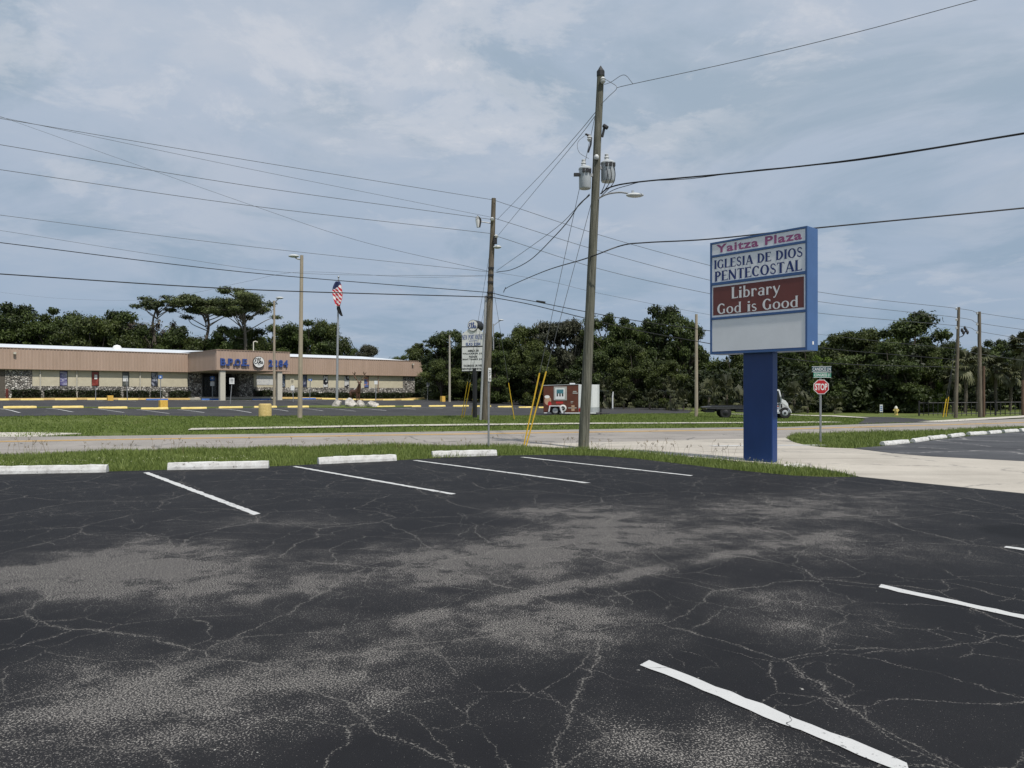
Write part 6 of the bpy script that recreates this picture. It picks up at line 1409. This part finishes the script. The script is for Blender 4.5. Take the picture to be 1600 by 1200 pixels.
TR = [
 ('open', -35, 112, 480, 110, 'airy dark oak cut by the left picture edge behind the lodge', GL_), ('oak2', 28, 114, 468, 95, 'tall airy dark oak above the left end of the lodge roof', GL_), ('oak1', 95, 118, 470, 90, 'flat-topped dark oak second from the left behind the lodge', GL_),
 ('oak5', 62, 106, 500, 90, 'dense low oak between the two tall oaks at the far left', GL_), ('oak3', 152, 106, 488, 95, 'olive-green bushy oak behind the lodge roof vent', GL_), ('oak2', 185, 116, 478, 80, 'dark pointed oak behind the roof vent, left of the bare tree', GL_), ('oak6', 205, 104, 512, 80, 'low green oak just behind the lodge roof, beside the bare tree', GL_),
 ('bare', 236, 108, 488, 70, 'grey mossy half-bare tree behind the lodge', GL_), ('pine3', 246, 126, 452, 64, 'slim pine with a small high crown left of the two big pines', GL_), ('oak1', 275, 112, 500, 75, 'dark oak under the slim pine behind the lodge', GL_), ('oak3', 290, 104, 520, 70, 'low yellowish oak just left of the big pine trunk', GL_),
 ('pine1', 322, 120, 449, 98, 'tall flat-crowned pine, left of the two big pines', GL_), ('pine2', 380, 122, 439, 100, 'tallest broad pine, right of the two big pines', GL_), ('oak2', 352, 110, 503, 62, 'dark oak between the trunks of the two big pines', GL_), ('oak6', 395, 106, 507, 70, 'dense green oak behind the lodge name letters', GL_), ('oak5', 435, 108, 503, 80, 'dark oak behind the curved-arm lamp pole', GL_),
 ('oak1', 478, 112, 492, 95, 'tall dark oak behind the tall tan lamp pole', GL_), ('oak3', 508, 114, 494, 62, 'olive oak with an open top left of the flagpole', GL_), ('oak5', 515, 104, 520, 60, 'round dark oak at the flagpole, right end of the left trees', GL_), ('oak5', 552, 140, 540, 36, 'small dark round tree far behind the lodge roof', GL_), ('oak4', 574, 142, 535, 42, 'small pale feathery tree far behind the lodge roof', GL_),
 ('oak5', 625, 118, 552, 40, 'low dark tree behind the right end of the lodge', GC_), ('oak6', 655, 108, 540, 66, 'green oak rising right of the lodge end', GC_), ('pine3', 660, 112, 528, 30, 'narrow dark tree crest right of the lodge end', GC_), ('oak5', 700, 100, 510, 82, 'dark dense oak behind the plain pale pole', GC_), ('oak2', 735, 98, 514, 70, 'dark oak behind the reader board', GC_),
 ('oak1', 785, 96, 512, 80, 'dark oak right of the second utility pole', GC_), ('oak6', 822, 94, 505, 70, 'olive-dark oak between the second pole and the guy wires', GC_), ('oak4', 858, 96, 497, 80, 'greyish moss-hung oak behind the yellow guy guards', GC_), ('oak4', 892, 93, 494, 70, 'grey-green oak just left of the near pole', GC_), ('oak2', 945, 92, 484, 80, 'tall dark oak just right of the near pole', GC_),
 ('oak1', 985, 90, 486, 80, 'tall dark oak above the white trailer nose', GC_), ('oak2', 1040, 92, 470, 92, 'tallest dark oak left of the tan concrete pole', GC_), ('oak5', 1075, 90, 490, 62, 'ragged dark oak behind the tan concrete pole', GC_), ('oak6', 990, 82, 536, 70, 'lower olive-green tree in front of the tall central oaks', GC_), ('oak5', 925, 84, 540, 70, 'low dark tree behind the food trailer', GC_), ('oak6', 1040, 80, 560, 60, 'low rounded tree left of the plaza sign', GC_),
 ('bright', 1112, 96, 556, 32, 'small bright green tree seen in the gap left of the plaza sign', GC_), ('oak5', 1100, 84, 575, 60, 'low dark tree behind the truck tail', GC_), ('oak6', 1150, 82, 540, 80, 'dark tree behind the left side of the blue post', GC_), ('oak5', 1205, 80, 535, 70, 'dark tree behind the right side of the blue post', GC_), ('oak6', 842, 86, 545, 60, 'lower dark tree behind the guy guards', GC_), ('oak5', 775, 88, 545, 60, 'low dark tree at the second pole foot', GC_), ('oak6', 690, 92, 560, 60, 'low green tree at the plain pale pole foot', GC_),
 ('oak5', 1250, 76, 528, 70, 'dark tree just right of the plaza sign cabinet', GR_), ('bright', 1283, 66, 548, 40, 'small bright yellow-green tree above the street name blades', GR_), ('oak6', 1312, 72, 516, 80, 'olive-green tree behind the stop sign, right of it', GR_), ('oak3', 1352, 70, 506, 85, 'olive tree between the stop sign and the tallest right tree', GR_), ('oak1', 1422, 66, 474, 122, 'tallest broad dark oak at the right', GR_),
 ('oak5', 1385, 62, 530, 80, 'dark dense tree behind the small notice board', GR_), ('oak5', 1330, 64, 550, 80, 'low dark tree behind the stop sign plate', GR_), ('bright', 1457, 61, 556, 34, 'bright vine-covered bush left of the slim right pole', GR_), ('oak6', 1450, 62, 535, 70, 'olive tree left of the slim right pole', GR_), ('oak5', 1420, 60, 560, 70, 'low dark tree behind the hydrant', GR_), ('oak6', 1482, 70, 530, 50, 'thin olive tree directly behind the slim right pole', GR_),
 ('oak2', 1562, 74, 525, 70, 'dark spreading tree above the fence', GR_), ('oak1', 1605, 76, 520, 70, 'dark tree cut by the right picture edge', GR_), ('oak6', 1540, 78, 545, 60, 'olive tree deep behind the fence', GR_), ('oak5', 1640, 70, 530, 70, 'dark tree beyond the right picture edge', GR_),
]
for i, (k, px, Y, yt, w, lab, gr) in enumerate(TR):
    if gr is GL_ or px < 668: Y = max(Y, float(np.interp(px, [-40, 100, 300, 500, 600, 670], [104, 113, 123, 136, 140, 122]))) + (i % 4) * 1.5
    tree(k, px, Y, yt, w * 1.08, lab, (i * 2.399) % 6.28, gr)
PALMS = [('palm1', 1508, 58, 545, 46, 'palm with a thick trunk between the two right poles'), ('palm2', 1528, 60, 538, 50, 'tall palm right behind the thicker right pole'), ('palm1', 1557, 62, 552, 44, 'palm standing above the middle of the fence'), ('palm2', 1600, 60, 515, 56, 'tall palm at the right picture edge'), ('palm1', 1578, 64, 565, 44, 'shorter palm behind the right end of the fence'), ('palm1', 1490, 60, 575, 40, 'short palm behind the slim right pole'),
         ('low2', 1048, 72, 586, 44, 'low fan palm left of the tan concrete pole'), ('low1', 1068, 70, 600, 36, 'lowest fan palm left of the tan concrete pole'), ('low2', 1108, 70, 590, 46, 'bushy fan palm above the truck deck, leftmost'), ('low2', 1135, 72, 583, 46, 'bushy fan palm above the truck deck, middle'), ('low1', 1158, 70, 596, 44, 'fan palm above the truck deck next to the blue post'), ('low2', 945, 76, 588, 42, 'fan palm right of the trailer nose'), ('low1', 975, 76, 602, 40, 'low fan palm behind the white marker post'), ('low1', 1015, 74, 598, 40, 'low fan palm between marker post and tan concrete pole'),
         ('low2', 1240, 64, 595, 48, 'fan palm right of the truck cab'), ('low1', 1262, 62, 606, 44, 'low fan palm left of the stop sign post'), ('low1', 1305, 60, 612, 40, 'low fan palm right of the stop sign post')]
for i, (k, px, Y, yt, w, lab) in enumerate(PALMS): tree(k, px, Y, yt, w, lab, i * 1.3, 'palms along the tree line', cat='palm')
# --- the tangle at the foot of the woods: one mass
def undergrowth():
    rg = np.random.default_rng(77); cs = []; rs = []
    for px in np.arange(-60, 1460, 5.5):
        if px < 610: continue
        Y0 = np.interp(px, [610, 690, 900, 1100, 1220, 1300, 1420, 1460], [126, 104, 84, 76, 68, 60, 58, 58])
        for k in range(3):
            Y = Y0 + rg.uniform(0, 10); x = (px + rg.uniform(-3, 3) - 800) / FPX * Y; h = rg.uniform(.6, 3.6) if k else rg.uniform(.3, 1.2); r = rg.uniform(.6, 1.4); cs.append((x, Y + (2 if k else 0), g1(x, Y) + h)); rs.append((r, r, r * rg.uniform(.7, 1.2)))
    for px in np.arange(1450, 1640, 7):                   # behind the fence the ground rises under scrub
        for k in range(3): Y = 64 + rg.uniform(0, 16); x = (px - 800) / FPX * Y; r = rg.uniform(.7, 1.5); cs.append((x, Y, g1(x, Y) + rg.uniform(.3, 4.0))); rs.append((r, r, r))
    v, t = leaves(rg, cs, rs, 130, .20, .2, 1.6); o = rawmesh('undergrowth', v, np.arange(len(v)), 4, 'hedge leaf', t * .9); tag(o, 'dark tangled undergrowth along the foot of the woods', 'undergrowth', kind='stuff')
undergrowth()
# --- far woods closing the view behind the tree line
def backwoods():
    rg = np.random.default_rng(78); cs = []; rs = []
    for px in np.arange(-120, 1760, 9):
        top = np.interp(px, [-120, 100, 260, 300, 520, 530, 600, 640, 1085, 1100, 1130, 1160, 1300, 1480, 1500, 1760], [505, 505, 515, 535, 525, 575, 585, 560, 530, 572, 572, 560, 535, 545, 560, 545]); Y = np.interp(px, [0, 600, 700, 1200, 1600], [130, 152, 120, 100, 92]) + rg.uniform(0, 6)
        hh = (HZ - top) / FPX * Y + CAM_H; x = (px - 800) / FPX * Y
        for f in np.linspace(.12, .9, 6): r = rg.uniform(1.2, 2.1); cs.append((x + rg.normal() * .5, Y + rg.uniform(0, 5), g1(x, Y) + max(.5, hh * f - r * .3 + rg.normal() * .4))); rs.append((r, r, r))
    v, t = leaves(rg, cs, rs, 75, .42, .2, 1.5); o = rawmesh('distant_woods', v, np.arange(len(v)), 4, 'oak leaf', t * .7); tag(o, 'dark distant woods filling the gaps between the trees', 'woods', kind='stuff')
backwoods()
# --- clipped hedges along the lodge
def hedge(p0, p1, label, h=.82, off=.6, seed=1):
    t0, t1_ = tb(p0, off), tb(p1, off); a = bp((t0 + t1_) / 2, off); rg = np.random.default_rng(seed); n = int((t1_ - t0) * 330)
    t = rg.uniform(t0, t1_, n); s = rg.uniform(-.5, .5, n); hh = h * (1 + .06 * np.sin(t * 3.1) + .04 * rg.normal(size=n)); face = rg.random(n); z = np.where(face < .45, hh, rg.uniform(0, 1, n) * hh); s = np.where(face >= .45, .5 + .05 * rg.normal(size=n), s)
    p = np.array([[*(B0 + U * q + NB * (off + w))] for q, w in zip(t, s)]); p[:, 2] = a.z + z; d = rg.normal(size=(n, 3)); d /= np.linalg.norm(d, axis=1)[:, None]; e = np.cross(d, rg.normal(size=(n, 3))); e /= np.linalg.norm(e, axis=1)[:, None]; q = .10
    v = np.stack([p - d * q, p - e * q * .6, p + d * q, p + e * q * .6], 1).reshape(-1, 3)
    r = empty('clipped_hedge', a, label, 'hedge', 'clipped hedges along the lodge'); rawmesh('foliage', v, np.arange(len(v)), 4, 'hedge leaf', np.repeat(np.clip(rg.normal(.35, .2, n), 0, 1), 4), r, a)
    MB().obox(B0, U, NB, UP, (t0 + .05, t1_ - .05), (off - .45, off + .45), (a.z - .1, a.z + h * .92)).build('branches', 'bark', r)
for i, (a, b, lab) in enumerate(((18, 64, 'clipped hedge at the left end before the stone pier'), (69, 118, 'clipped hedge below the violet window poster'), (122, 188, 'long clipped hedge below the red window poster'), (194, 232, 'clipped hedge between the grey poster and the next window'), (236, 252, 'shortest clipped hedge below the fourth window'), (264, 296, 'clipped hedge just left of the entrance stone pier'), (397, 432, 'clipped hedge under the entrance banner'), (441, 655, 'longest clipped hedge along the right wing'))): hedge(a, b, lab, seed=i + 50, off=.9)
